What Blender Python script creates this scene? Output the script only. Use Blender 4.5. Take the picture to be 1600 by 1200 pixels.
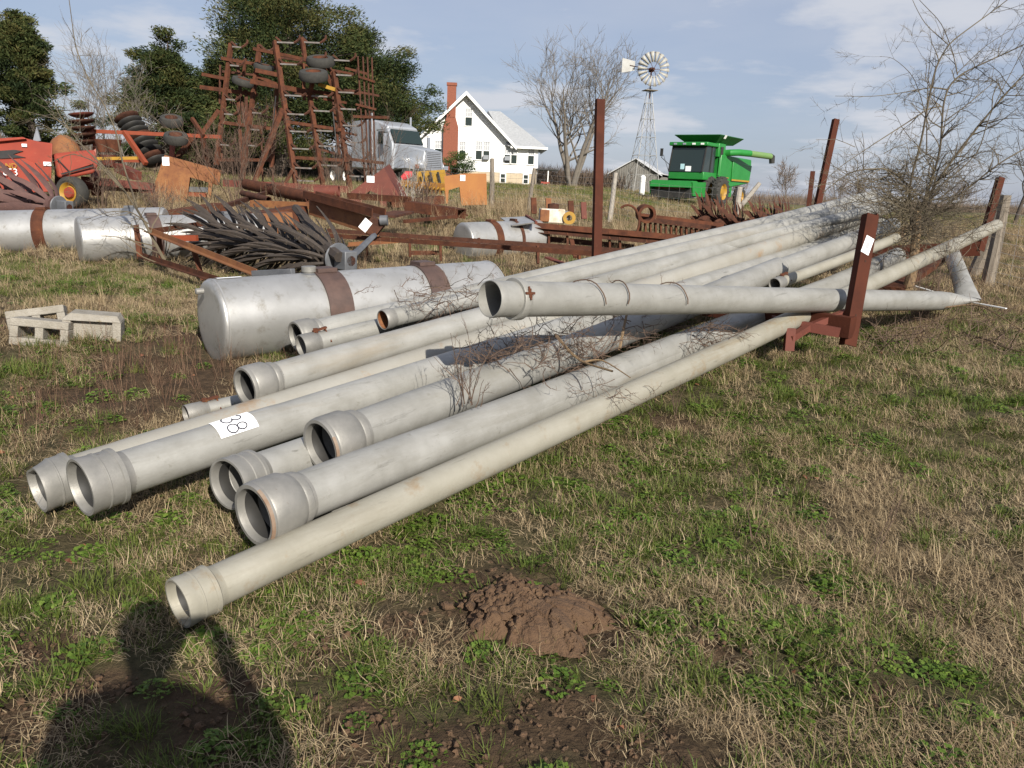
import bpy, math, random
import numpy as np
from mathutils import Vector, Matrix, noise as mnoise
for o in list(bpy.data.objects): bpy.data.objects.remove(o)
S = bpy.context.scene
C = S.collection
R = math.radians
rnd = random.Random(7)
rng = np.random.default_rng(7)

# ---------------------------------------------------------------- camera, sky, sun, exposure
FPX, EYE = 1246.0, 1.55            # focal length in pixels of a 1600 px wide picture, eye height
ROLL = R(2.5)
PITCH = math.atan((600 - 297) * math.cos(ROLL) / FPX)
fwd = Vector((0, math.cos(PITCH), -math.sin(PITCH)))
up0 = Vector((0, math.sin(PITCH), math.cos(PITCH)))
rt0 = Vector((1, 0, 0))
rt = rt0 * math.cos(ROLL) + up0 * math.sin(ROLL)
up = up0 * math.cos(ROLL) - rt0 * math.sin(ROLL)
cd = bpy.data.cameras.new('camera')
cd.sensor_width = 36.0
cd.lens = 36.0 * FPX / 1600
cd.clip_start = 0.02
cd.clip_end = 6000
cam = bpy.data.objects.new('camera', cd)
C.objects.link(cam)
cam.matrix_world = Matrix(((rt.x, up.x, -fwd.x, 0), (rt.y, up.y, -fwd.y, 0), (rt.z, up.z, -fwd.z, EYE), (0, 0, 0, 1)))
S.camera = cam

SUN_EL, SUN_AZ = R(28.8), R(157)   # azimuth clockwise from +Y: behind the camera, to the right
w = bpy.data.worlds.new('World')
S.world = w
w.use_nodes = True
nt = w.node_tree
nt.nodes.clear()
N = nt.nodes.new
wo = N('ShaderNodeOutputWorld'); bg = N('ShaderNodeBackground'); sky = N('ShaderNodeTexSky')
sky.sky_type = 'NISHITA'; sky.sun_disc = False
sky.sun_elevation = SUN_EL; sky.sun_rotation = SUN_AZ
sky.air_density = 1.0; sky.dust_density = 1.2; sky.ozone_density = 2.0
bg.inputs['Strength'].default_value = 0.062
# thin high veil and small fair-weather clouds, the same all round the sky
tc = N('ShaderNodeTexCoord'); sep = N('ShaderNodeSeparateXYZ')
nt.links.new(tc.outputs['Generated'], sep.inputs[0])
zp = N('ShaderNodeMath'); zp.operation = 'ADD'; zp.inputs[1].default_value = 0.12; nt.links.new(sep.outputs['Z'], zp.inputs[0])
zm = N('ShaderNodeMath'); zm.operation = 'MAXIMUM'; zm.inputs[1].default_value = 0.03; nt.links.new(zp.outputs[0], zm.inputs[0])
dv = N('ShaderNodeVectorMath'); dv.operation = 'DIVIDE'; nt.links.new(tc.outputs['Generated'], dv.inputs[0])
cz = N('ShaderNodeCombineXYZ')
for k in range(3): nt.links.new(zm.outputs[0], cz.inputs[k])
nt.links.new(cz.outputs[0], dv.inputs[1])
def cloud(scale, lo, hi, top):
    n = N('ShaderNodeTexNoise'); n.inputs['Scale'].default_value = scale; n.inputs['Detail'].default_value = 7; n.inputs['Roughness'].default_value = .55
    nt.links.new(dv.outputs[0], n.inputs['Vector'])
    m = N('ShaderNodeMapRange'); m.inputs[1].default_value = lo; m.inputs[2].default_value = hi; m.inputs[3].default_value = 0; m.inputs[4].default_value = top
    m.interpolation_type = 'SMOOTHSTEP'
    nt.links.new(n.outputs['Fac'], m.inputs[0]); return m
c1 = cloud(1.1, .47, .66, .85); c2 = cloud(.5, .3, .75, .35)
cm = N('ShaderNodeMath'); cm.operation = 'MAXIMUM'; nt.links.new(c1.outputs[0], cm.inputs[0]); nt.links.new(c2.outputs[0], cm.inputs[1])
vei = N('ShaderNodeMix'); vei.data_type = 'RGBA'; vei.inputs['Factor'].default_value = .55
vei.inputs['B'].default_value = (4.6, 5.2, 7.2, 1)
nt.links.new(sky.outputs[0], vei.inputs['A'])
mx = N('ShaderNodeMix'); mx.data_type = 'RGBA'
nt.links.new(cm.outputs[0], mx.inputs['Factor']); nt.links.new(vei.outputs['Result'], mx.inputs['A']); mx.inputs['B'].default_value = (7.2, 7.4, 8.0, 1)
nt.links.new(mx.outputs['Result'], bg.inputs[0]); nt.links.new(bg.outputs[0], wo.inputs[0])

sl = bpy.data.lights.new('sun', 'SUN'); sl.energy = 5.0; sl.angle = R(.53); sl.color = (1, .94, .84)
so = bpy.data.objects.new('sun', sl); C.objects.link(so)
sd = Vector((math.sin(SUN_AZ) * math.cos(SUN_EL), math.cos(SUN_AZ) * math.cos(SUN_EL), math.sin(SUN_EL)))
so.rotation_euler = (-sd).to_track_quat('-Z', 'Y').to_euler()
so.location = (6, -12, 12)
vs = S.view_settings
vs.view_transform = 'Standard'; vs.look = 'None'; vs.gamma = 1; vs.use_curve_mapping = False; vs.exposure = 0.6
S.display_settings.display_device = 'sRGB'

# ---------------------------------------------------------------- placing
def ray(u, v): return rt * ((u - 800) / FPX) + up * ((600 - v) / FPX) + fwd
def at(u, v, d): return Vector((0, 0, EYE)) + ray(u, v) * d      # the point d metres along the view axis
GY = [-50, 2.3, 4, 5, 6.2, 8, 10.5, 12, 15, 20, 28, 48, 75, 300, 2000]
GL = [0, 0, .10, .22, .33, .36, .37, .43, .60, .86, 1.12, 1.5, 2.05, 2.1, 2.1]
GR = [0, 0, .10, .22, .33, .38, .42, .47, .58, .76, .86, .72, 1.0, 1.15, 1.2]
def gz(x, y):
    x = np.asarray(x, float); y = np.asarray(y, float)
    t = np.clip((x / np.maximum(y, 1) - .08) / .25, 0, 1); t = t * t * (3 - 2 * t)
    return np.interp(y, GY, GL) * (1 - t) + np.interp(y, GY, GR) * t
def G(x, y): return float(gz(x, y))
def on(u, d, v=300):          # ground point below the view ray through column u at depth d
    p = at(u, v, d); return Vector((p.x, p.y, G(p.x, p.y)))

# value noise for numpy fields
_tab = np.random.default_rng(3).random((256, 256))
def vnoise(x, y):
    xi = np.floor(x).astype(int); yi = np.floor(y).astype(int); fx = x - xi; fy = y - yi
    fx = fx * fx * (3 - 2 * fx); fy = fy * fy * (3 - 2 * fy)
    a = _tab[xi % 256, yi % 256]; b = _tab[(xi + 1) % 256, yi % 256]; c = _tab[xi % 256, (yi + 1) % 256]; d = _tab[(xi + 1) % 256, (yi + 1) % 256]
    return (a * (1 - fx) + b * fx) * (1 - fy) + (c * (1 - fx) + d * fx) * fy
def fbm(x, y, f, o=4):
    s = 0; a = .5; t = 0
    for k in range(o):
        s = s + a * vnoise(x * f + 17.3 * k, y * f + 9.1 * k); t += a; a *= .5; f *= 2.03
    return s / t

# ---------------------------------------------------------------- materials
MATS = {}
def mat(name, c1, c2=None, *a, streak=None, **k):
    m = mat0(name, c1, c2, *a, **k)
    if streak:                     # stains drawn out along the pipes
        t = m.node_tree; n = t.nodes; L = t.links.new; b = n['Principled BSDF']; src = b.inputs['Base Color'].links[0].from_socket
        co = n.new('ShaderNodeTexCoord'); oi = n.new('ShaderNodeObjectInfo'); mp = n.new('ShaderNodeMapping'); mp.vector_type = 'TEXTURE'; mp.inputs['Rotation'].default_value = (0, R(-7), R(45)); mp.inputs['Scale'].default_value = (9, 1, 1)
        ad = n.new('ShaderNodeVectorMath'); ad.operation = 'ADD'; L(co.outputs['Object'], ad.inputs[0]); mu = n.new('ShaderNodeMath'); mu.operation = 'MULTIPLY'; mu.inputs[1].default_value = 53; L(oi.outputs['Random'], mu.inputs[0]); L(mu.outputs[0], ad.inputs[1]); L(ad.outputs[0], mp.inputs[0])
        for sc, lo, hi, amt, c in streak:
            nz = n.new('ShaderNodeTexNoise'); nz.inputs['Scale'].default_value = sc; nz.inputs['Detail'].default_value = 8; nz.inputs['Roughness'].default_value = .7; L(mp.outputs[0], nz.inputs['Vector'])
            mr = n.new('ShaderNodeMapRange'); mr.inputs[1].default_value = lo; mr.inputs[2].default_value = hi; mr.inputs[4].default_value = amt; L(nz.outputs['Fac'], mr.inputs[0])
            mi = n.new('ShaderNodeMix'); mi.data_type = 'RGBA'; L(src, mi.inputs['A']); mi.inputs['B'].default_value = (*c, 1); L(mr.outputs[0], mi.inputs['Factor']); src = mi.outputs['Result']
        L(src, b.inputs['Base Color'])
    return m
def mat0(name, c1, c2=None, scale=6, rough=.7, metal=0, bump=0, c3=None, detail=6, lo=.35, hi=.65, stretch=None, bscale=None, spec=.4, rnd_amt=0, lo3=.58, hi3=.7, sc3=None):
    m = bpy.data.materials.new(name); m.use_nodes = True; MATS[name] = m
    t = m.node_tree; n = t.nodes; b = n['Principled BSDF']; L = t.links.new
    b.inputs['Roughness'].default_value = rough; b.inputs['Metallic'].default_value = metal; b.inputs['Specular IOR Level'].default_value = spec
    co = n.new('ShaderNodeTexCoord'); v = co.outputs['Object']
    oi = n.new('ShaderNodeObjectInfo'); ad = n.new('ShaderNodeVectorMath'); ad.operation = 'MULTIPLY_ADD'
    ad.inputs[1].default_value = (1, 1, 1) if not stretch else stretch
    rm = n.new('ShaderNodeMath'); rm.operation = 'MULTIPLY'; rm.inputs[1].default_value = 37.0; L(oi.outputs['Random'], rm.inputs[0])
    L(v, ad.inputs[0]); L(rm.outputs[0], ad.inputs[2]); v = ad.outputs[0]
    col = None
    if c2:
        nz = n.new('ShaderNodeTexNoise'); nz.inputs['Scale'].default_value = scale; nz.inputs['Detail'].default_value = detail; nz.inputs['Roughness'].default_value = .62; L(v, nz.inputs['Vector'])
        mr = n.new('ShaderNodeMapRange'); mr.inputs[1].default_value = lo; mr.inputs[2].default_value = hi; L(nz.outputs['Fac'], mr.inputs[0])
        mi = n.new('ShaderNodeMix'); mi.data_type = 'RGBA'; mi.inputs['A'].default_value = (*c1, 1); mi.inputs['B'].default_value = (*c2, 1)
        L(mr.outputs[0], mi.inputs['Factor']); col = mi.outputs['Result']
        if c3:
            n3 = n.new('ShaderNodeTexNoise'); n3.inputs['Scale'].default_value = sc3 or scale * 3.7; n3.inputs['Detail'].default_value = detail; n3.inputs['Roughness'].default_value = .7; L(v, n3.inputs['Vector'])
            m3 = n.new('ShaderNodeMapRange'); m3.inputs[1].default_value = lo3; m3.inputs[2].default_value = hi3; L(n3.outputs['Fac'], m3.inputs[0])
            i3 = n.new('ShaderNodeMix'); i3.data_type = 'RGBA'; L(col, i3.inputs['A']); i3.inputs['B'].default_value = (*c3, 1); L(m3.outputs[0], i3.inputs['Factor']); col = i3.outputs['Result']
    if rnd_amt:
        hs = n.new('ShaderNodeHueSaturation'); mr2 = n.new('ShaderNodeMapRange'); mr2.inputs[3].default_value = 1 - rnd_amt; mr2.inputs[4].default_value = 1 + rnd_amt
        L(oi.outputs['Random'], mr2.inputs[0]); L(mr2.outputs[0], hs.inputs['Value'])
        if col: L(col, hs.inputs['Color'])
        else: hs.inputs['Color'].default_value = (*c1, 1)
        col = hs.outputs['Color']
    if col: L(col, b.inputs['Base Color'])
    else: b.inputs['Base Color'].default_value = (*c1, 1)
    if bump:
        nb = n.new('ShaderNodeTexNoise'); nb.inputs['Scale'].default_value = bscale or scale * 4; nb.inputs['Detail'].default_value = 5; L(v, nb.inputs['Vector'])
        bp = n.new('ShaderNodeBump'); bp.inputs['Strength'].default_value = bump; bp.inputs['Distance'].default_value = .02; L(nb.outputs['Fac'], bp.inputs['Height']); L(bp.outputs[0], b.inputs['Normal'])
    return m
ALU = mat('weathered_aluminium', (.245, .24, .22), (.315, .31, .29), 5, .5, .25, .06, (.16, .15, .12), rnd_amt=.07, lo3=.60, hi3=.80, bscale=60, detail=9, streak=((7, .50, .72, .6, (.19, .18, .15)), (22, .60, .72, .7, (.12, .115, .10)), (4, .56, .70, .55, (.36, .355, .335)), (3.1, .58, .74, .5, (.25, .20, .13))))
ALU_OLD = mat('stained_aluminium', (.245, .23, .185), (.305, .29, .245), 3, .55, .15, .06, (.22, .15, .08), lo3=.56, hi3=.75, bscale=60, detail=9, sc3=5, streak=((7, .5, .72, .55, (.17, .15, .11)), (22, .6, .72, .6, (.11, .10, .08)), (3.5, .52, .7, .6, (.26, .19, .10))))
ALU_RUSTY = mat('rust_washed_aluminium', (.26, .245, .21), (.30, .29, .26), 3, .6, .15, .06, (.27, .17, .09), lo3=.56, hi3=.72, bscale=60, sc3=2.2)
CAST = mat('cast_aluminium', (.20, .195, .18), (.265, .255, .235), 10, .5, .35, .05, (.15, .12, .09), rnd_amt=.05, lo3=.64, hi3=.78, bscale=120)
TANK = mat('brushed_aluminium', (.36, .355, .34), (.47, .465, .45), 2.5, .40, .6, .03, (.24, .22, .18), lo3=.54, hi3=.74, stretch=(1, 1, 1), bscale=40, detail=9)
STRAP = mat('brown_steel_strap', (.055, .035, .03), (.09, .055, .045), 8, .6, 0, .1)
RUST = mat('rust_brown', (.055, .023, .015), (.105, .039, .021), 6, .9, 0, .25, (.14, .062, .026), spec=.15, rnd_amt=.12, bscale=50)
RUST_D = mat('rust_dark', (.045, .022, .016), (.09, .038, .024), 7, .9, 0, .25, (.12, .05, .026), spec=.15, rnd_amt=.15, bscale=50)
RUST_O = mat('rust_orange', (.22, .095, .034), (.15, .055, .022), 3.2, .8, 0, .1, (.12, .045, .022), lo3=.52, hi3=.68, bscale=40)
RUST_W = mat('rust_wash', (.17, .10, .06), (.22, .17, .13), 14, .8, 0, .1)
RUST_R = mat('rust_red', (.125, .032, .02), (.09, .025, .016), 4, .75, 0, .1, (.22, .085, .035), lo3=.62, hi3=.72, sc3=12)
STAKE = mat('oxide_red_paint', (.070, .0205, .011), (.050, .0155, .009), 5, .8, 0, .1, (.10, .036, .02), spec=.15, lo3=.62, hi3=.75, bscale=40)
BRED = mat('faded_red_paint', (.27, .045, .024), (.22, .038, .022), 2.5, .55, 0, 0, (.30, .075, .04), lo3=.6, hi3=.75)
ORANGE = mat('orange_paint', (.23, .05, .02), (.18, .04, .018), 4, .55)
GREEN = mat('green_paint', (.014, .165, .026), (.02, .19, .034), 2, .4, spec=.5)
YEL = mat('yellow_paint', (.36, .21, .025), (.30, .165, .022), 4, .55, c3=(.3, .14, .03))
TYRE = mat('tyre_rubber', (.028, .027, .024), (.042, .04, .035), 9, .85, bump=.2)
WHITE = mat('white_paint', (.80, .80, .78), (.74, .74, .72), 4, .6)
DIRTYW = mat('dirty_white_paint', (.62, .60, .54), (.42, .34, .24), 5, .6, c3=(.4, .17, .06))
GLASS = mat('dark_glass', (.016, .026, .024), None, rough=.06, spec=.6)
CURT = mat('curtained_glass', (.42, .43, .44), (.30, .31, .33), 6, .2)
BLACK = mat('black_steel', (.02, .02, .02), (.035, .033, .03), 5, .6)
GREY = mat('grey_steel', (.10, .105, .115), (.15, .155, .165), 6, .55, .3)
SILVER = mat('silver_paint', (.27, .285, .305), (.235, .25, .27), 2, .35, .35)
CHROME = mat('chrome', (.7, .7, .7), None, rough=.15, metal=.9)
BRICK = mat('red_brick', (.235, .08, .048), (.18, .062, .038), 9, .9, bump=.3)
ROOF = mat('grey_roofing', (.34, .35, .36), (.27, .28, .29), 5, .8)
BLOCKM = mat('foundation_block', (.46, .38, .27), (.40, .33, .24), 4, .9)
CONC = mat('weathered_concrete', (.215, .195, .16), (.29, .268, .23), 9, .95, bump=.5, c3=(.20, .17, .11), bscale=90)
PAPER = mat('white_paper', (.82, .83, .84), (.78, .79, .80), 9, .8)
INK = mat('black_ink', (.03, .03, .045), None, rough=.7)
INKG = mat('grey_print', (.35, .36, .38), None, rough=.8)
WOOD = mat('grey_wood', (.15, .125, .098), (.21, .18, .145), 5, .95, bump=.4, stretch=(6, 6, 1), c3=(.10, .08, .06))
WOODP = mat('pale_wood', (.26, .235, .20), (.34, .31, .27), 5, .95, bump=.4, stretch=(6, 6, 1), c3=(.2, .17, .14))
WOODT = mat('tan_trunk', (.22, .15, .08), (.15, .10, .06), 8, .95, bump=.4, stretch=(3, 3, 1))
BARKG = mat('grey_bark', (.115, .10, .083), (.16, .14, .118), 4, .95, bump=.3)
BARKD = mat('dark_bark', (.05, .04, .034), (.08, .062, .05), 5, .95, bump=.3)
TWIG = mat('twig_bark', (.078, .062, .044), (.12, .098, .062), 3, .95)
VINE = mat('dry_vine', (.075, .048, .036), (.125, .085, .06), 6, .95)
TINEM = mat('weathered_steel_tine', (.05, .038, .03), (.034, .028, .025), 7, .75, .1, .2, (.12, .09, .062), bscale=40)
TINER = mat('rusty_tine', (.10, .052, .045), (.075, .04, .036), 7, .8, 0, .2, (.15, .085, .06), bscale=40)
SKIN = mat('skin', (.45, .25, .18), None, rough=.6)
CLOTH = mat('dark_jacket', (.04, .045, .06), (.05, .055, .07), 20, .9)
JEANS = mat('blue_jeans', (.05, .07, .13), (.07, .09, .15), 20, .9)
HAIRM = mat('brown_hair', (.05, .03, .02), None, rough=.7)

# ---------------------------------------------------------------- building helpers
def tag(o, label=None, cat=None, group=None, kind=None):
    if label: o['label'] = label
    if cat: o['category'] = cat
    if group: o['group'] = group
    if kind: o['kind'] = kind
    return o
XF = {}
def thing(name, label, cat, loc, rz=0, group=None):
    o = bpy.data.objects.new(name, None); C.objects.link(o); o.empty_display_size = .2
    o.location = loc; o.rotation_euler = (0, 0, rz)
    XF[o] = Matrix.Translation(Vector(loc)) @ Matrix.Rotation(rz, 4, 'Z')
    return tag(o, label, cat, group)
def V3(a): return Vector(a)
def axes(d, upv=(0, 0, 1)):
    d = Vector(d).normalized(); u = Vector(upv)
    if abs(d.dot(u.normalized())) > .985: u = Vector((0, 1, 0)) if abs(d.y) < .9 else Vector((1, 0, 0))
    s = d.cross(u).normalized(); return d, s, s.cross(d).normalized()
class MB:
    def __init__(s): s.v = []; s.f = []
    def add(s, v, f):
        n = len(s.v); s.v += [tuple(p) for p in v]; s.f += [tuple(i + n for i in q) for q in f]; return s
    def box(s, c, sz, yaw=0, M=None):
        c = Vector(c); h = [k / 2 for k in sz]; M = M or Matrix.Rotation(yaw, 3, 'Z')
        v = [c + M @ Vector((x * h[0], y * h[1], z * h[2])) for x in (-1, 1) for y in (-1, 1) for z in (-1, 1)]
        return s.add(v, [(0, 1, 3, 2), (4, 6, 7, 5), (0, 4, 5, 1), (2, 3, 7, 6), (0, 2, 6, 4), (1, 5, 7, 3)])
    def beam(s, p, q, w, h=None, upv=(0, 0, 1)):
        p = Vector(p); q = Vector(q); h = h or w; d, a, b = axes(q - p, upv)
        v = [e + a * (x * w / 2) + b * (z * h / 2) for e in (p, q) for x, z in ((-1, -1), (1, -1), (1, 1), (-1, 1))]
        return s.add(v, [(3, 2, 1, 0), (4, 5, 6, 7), (0, 1, 5, 4), (1, 2, 6, 5), (2, 3, 7, 6), (3, 0, 4, 7)])
    def angle(s, p, q, w, t=.012, upv=(0, 0, 1), flip=1):    # an L section
        p = Vector(p); q = Vector(q); d, a, b = axes(q - p, upv); a = a * flip
        pr = [(0, 0), (w, 0), (w, t), (t, t), (t, w), (0, w)]
        v = [e + a * x + b * z for e in (p, q) for x, z in pr]
        return s.add(v, [tuple(range(5, -1, -1)), tuple(range(6, 12))] + [(i, (i + 1) % 6, 6 + (i + 1) % 6, 6 + i) for i in range(6)])
    def prism(s, poly, off):
        n = len(poly); off = Vector(off); v = [Vector(p) for p in poly] + [Vector(p) + off for p in poly]
        return s.add(v, [tuple(range(n - 1, -1, -1)), tuple(range(n, 2 * n))] + [(i, (i + 1) % n, n + (i + 1) % n, n + i) for i in range(n)])
    def tube(s, pts, rad, n=6, caps=True):
        pts = [Vector(p) for p in pts]; m = len(pts); rad = rad if hasattr(rad, '__len__') else [rad] * m
        base = len(s.v); pa = None
        for i, p in enumerate(pts):
            d = (pts[min(i + 1, m - 1)] - pts[max(i - 1, 0)])
            if d.length < 1e-9: d = Vector((0, 0, 1))
            d.normalize()
            if pa is None: _, a, _b = axes(d)
            else:
                a = pa - d * pa.dot(d)
                a = a.normalized() if a.length > 1e-6 else axes(d)[1]
            pa = a; b = d.cross(a)
            for k in range(n):
                t = 2 * math.pi * k / n; s.v.append(tuple(p + (a * math.cos(t) + b * math.sin(t)) * rad[i]))
        for i in range(m - 1):
            for k in range(n):
                k2 = (k + 1) % n; s.f.append((base + i * n + k, base + i * n + k2, base + (i + 1) * n + k2, base + (i + 1) * n + k))
        if caps and n > 2:
            s.f.append(tuple(base + k for k in range(n - 1, -1, -1))); s.f.append(tuple(base + (m - 1) * n + k for k in range(n)))
        return s
    def lathe(s, p, q, prof, n=24, close=False, dent=None, a0=0, a1=2 * math.pi):
        p = Vector(p); d, a, b = axes(Vector(q) - p); base = len(s.v); full = a1 - a0 > 6.28; nn = n if full else n + 1
        for t, r in prof:
            for k in range(nn):
                th = a0 + (a1 - a0) * k / n; rr = r
                if dent: rr += dent(t, th)
                s.v.append(tuple(p + d * t + (a * math.cos(th) + b * math.sin(th)) * rr))
        m = len(prof)
        for i in range(m if close else m - 1):
            i2 = (i + 1) % m
            for k in range(n):
                k2 = (k + 1) % nn; s.f.append((base + i * nn + k, base + i2 * nn + k, base + i2 * nn + k2, base + i * nn + k2))
        return s
    def disc(s, p, d, prof, n=20): return s.lathe(p, Vector(p) + Vector(d), prof, n)
    def build(s, name, m, parent=None, world=False, smooth=35, bevel=0):
        me = bpy.data.meshes.new(name); v = s.v
        if world and parent is not None:
            iv = XF[parent].inverted(); v = [tuple(iv @ Vector(p)) for p in v]
        me.from_pydata(v, [], s.f); me.validate()
        me.materials.append(m)
        if smooth:
            me.shade_smooth(); me.set_sharp_from_angle(angle=R(smooth))
        o = bpy.data.objects.new(name, me); C.objects.link(o)
        if parent is not None:
            o.parent = parent
            if parent in XF: XF[o] = XF[parent]
        if bevel:
            bm = o.modifiers.new('bevel', 'BEVEL'); bm.width = bevel; bm.segments = 2; bm.limit_method = 'ANGLE'
        return o
def fix_normals(o):
    import bmesh
    b = bmesh.new(); b.from_mesh(o.data); bmesh.ops.recalc_face_normals(b, faces=b.faces); b.to_mesh(o.data); b.free(); return o
# ---------------------------------------------------------------- ground
def P2(u, v):                       # ground point seen at picture point (u, v)
    d = 3.0
    r = ray(u, v)
    for _ in range(60):
        p = Vector((0, 0, EYE)) + r * d
        d += (p.z - G(p.x, p.y)) / max(.12, -r.z + .0) * .6
    return Vector((0, 0, EYE)) + r * d
SOIL = [(P2(u, v), r) for u, v, r in ((20, 1130, .20), (70, 1010, .14), (150, 1070, .11), (560, 1140, .18), (700, 1180, .22), (510, 1000, .13), (620, 985, .13), (860, 1130, .2),
        (1010, 1190, .22), (1120, 1010, .13), (790, 925, .34), (880, 960, .30), (1050, 655, .16), (25, 505, .35), (230, 600, .8), (270, 520, .5), (330, 1100, .2), (1390, 1090, .12))]
def fields(x, y):
    """green share, soil share (0..1) of the sward at ground points"""
    gr = fbm(x, y, .55, 4) * .55 + fbm(x + 40, y - 11, 2.1, 4) * .45
    bias = np.interp(y, [0, 3.4, 4.6, 7, 10], [.18, .175, .09, .04, .02]) - .03 * np.exp(-((x - 3) / 2.2) ** 2 - ((y - 5.5) / 1.3) ** 2)
    gr = np.clip((gr + bias - .475) / .10, 0, 1)
    so = np.clip((fbm(x + 7, y + 3, 1.6, 4) - .60) / .12, 0, 1) * .35
    for p, r in SOIL:
        dd = np.hypot(x - p.x, y - p.y) / r + (fbm(x, y, 5, 3) - .5) * 1.1
        so = np.maximum(so, np.clip((1.15 - dd) / .45, 0, 1))
    far = np.clip((y - 26) / 8, 0, 1)
    gr = np.clip(gr * (1 - far) + far * np.clip((fbm(x, y, .22, 3) - .30) / .2, .35, 1), 0, 1)
    mid = np.clip((y - 11) / 3, 0, 1) * (1 - far)
    gr = gr * (1 - .75 * mid)
    return gr, so * (1 - far)
ys = np.concatenate([np.linspace(-60, -6, 10), np.linspace(-5, 1.2, 40), np.linspace(1.25, 9, 240), 9 + (np.linspace(0, 1, 130)[1:] ** 2.0) * 90, np.geomspace(103, 3000, 40)])
cs = np.linspace(-1, 1, 421)
cs = np.sign(cs) * (np.abs(cs) * .8 + np.abs(cs) ** 3 * .2)
X = cs[None, :] * (8.5 + np.maximum(ys, 0)[:, None] * 1.1); Y = np.repeat(ys[:, None], len(cs), 1)
Z = gz(X, Y)
near = np.clip(1 - (Y - 14) / 10, 0, 1)
gr, so = fields(X, Y)
Z = Z + near * ((fbm(X, Y, 2.2, 3) - .5) * .05 + (fbm(X, Y, 9, 3) - .5) * (.02 + .03 * so)) - .012 * near
nr, nc = X.shape
idx = np.arange(nr * nc).reshape(nr, nc)
quads = np.stack([idx[:-1, :-1], idx[:-1, 1:], idx[1:, 1:], idx[1:, :-1]], -1).reshape(-1, 4)
me = bpy.data.meshes.new('ground')
me.from_pydata(np.stack([X, Y, Z], -1).reshape(-1, 3).tolist(), [], quads.tolist())
me.shade_smooth()
at_ = me.color_attributes.new('cover', 'FLOAT_COLOR', 'POINT')
far = np.clip((Y - 24) / 10, 0, 1)
at_.data.foreach_set('color', np.stack([gr, so, far, np.ones_like(gr)], -1).reshape(-1).astype(np.float32))
gm = bpy.data.materials.new('meadow_soil'); gm.use_nodes = True; t = gm.node_tree; n = t.nodes; b = n['Principled BSDF']; L = t.links.new
b.inputs['Roughness'].default_value = .95; b.inputs['Specular IOR Level'].default_value = .15
va = n.new('ShaderNodeVertexColor'); va.layer_name = 'cover'; sp = n.new('ShaderNodeSeparateColor'); L(va.outputs[0], sp.inputs[0])
co = n.new('ShaderNodeTexCoord')
def nz(sc, det=6):
    a = n.new('ShaderNodeTexNoise'); a.inputs['Scale'].default_value = sc; a.inputs['Detail'].default_value = det; a.inputs['Roughness'].default_value = .65; L(co.outputs['Object'], a.inputs['Vector']); return a.outputs['Fac']
def mixc(f, a, bb):
    m = n.new('ShaderNodeMix'); m.data_type = 'RGBA'
    for k, s in (('A', a), ('B', bb)):
        if isinstance(s, tuple): m.inputs[k].default_value = (*s, 1)
        else: L(s, m.inputs[k])
    L(f, m.inputs['Factor']); return m.outputs['Result']
def rng_(f, lo, hi):
    m = n.new('ShaderNodeMapRange'); m.inputs[1].default_value = lo; m.inputs[2].default_value = hi; L(f, m.inputs[0]); return m.outputs[0]
thatch = mixc(rng_(nz(28), .35, .65), (.035, .025, .015), (.11, .082, .046))
soilc = mixc(rng_(nz(14), .35, .65), (.045, .03, .018), (.088, .058, .034))
green = mixc(rng_(nz(1.2), .4, .6), (.05, .072, .022), (.085, .092, .034))
farc = mixc(rng_(nz(.35), .42, .6), green, (.17, .14, .07))
c = mixc(sp.outputs[1], thatch, soilc)
gn = n.new('ShaderNodeMath'); gn.operation = 'MULTIPLY'; gn.inputs[1].default_value = .25; inv = n.new('ShaderNodeMath'); inv.operation = 'SUBTRACT'; inv.inputs[0].default_value = 1; inv.use_clamp = True; L(sp.outputs[1], inv.inputs[1]); gg = n.new('ShaderNodeMath'); gg.operation = 'MULTIPLY'; L(sp.outputs[0], gg.inputs[0]); L(inv.outputs[0], gg.inputs[1]); L(gg.outputs[0], gn.inputs[0])
c = mixc(gn.outputs[0], c, (.05, .07, .02))
c = mixc(sp.outputs[2], c, farc)
L(c, b.inputs['Base Color'])
bp = n.new('ShaderNodeBump'); bp.inputs['Strength'].default_value = .9; bp.inputs['Distance'].default_value = .03; L(nz(38, 10), bp.inputs['Height']); L(bp.outputs[0], b.inputs['Normal'])
me.materials.append(gm)
ground = bpy.data.objects.new('ground', me); C.objects.link(ground); tag(ground, kind='structure')

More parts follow.
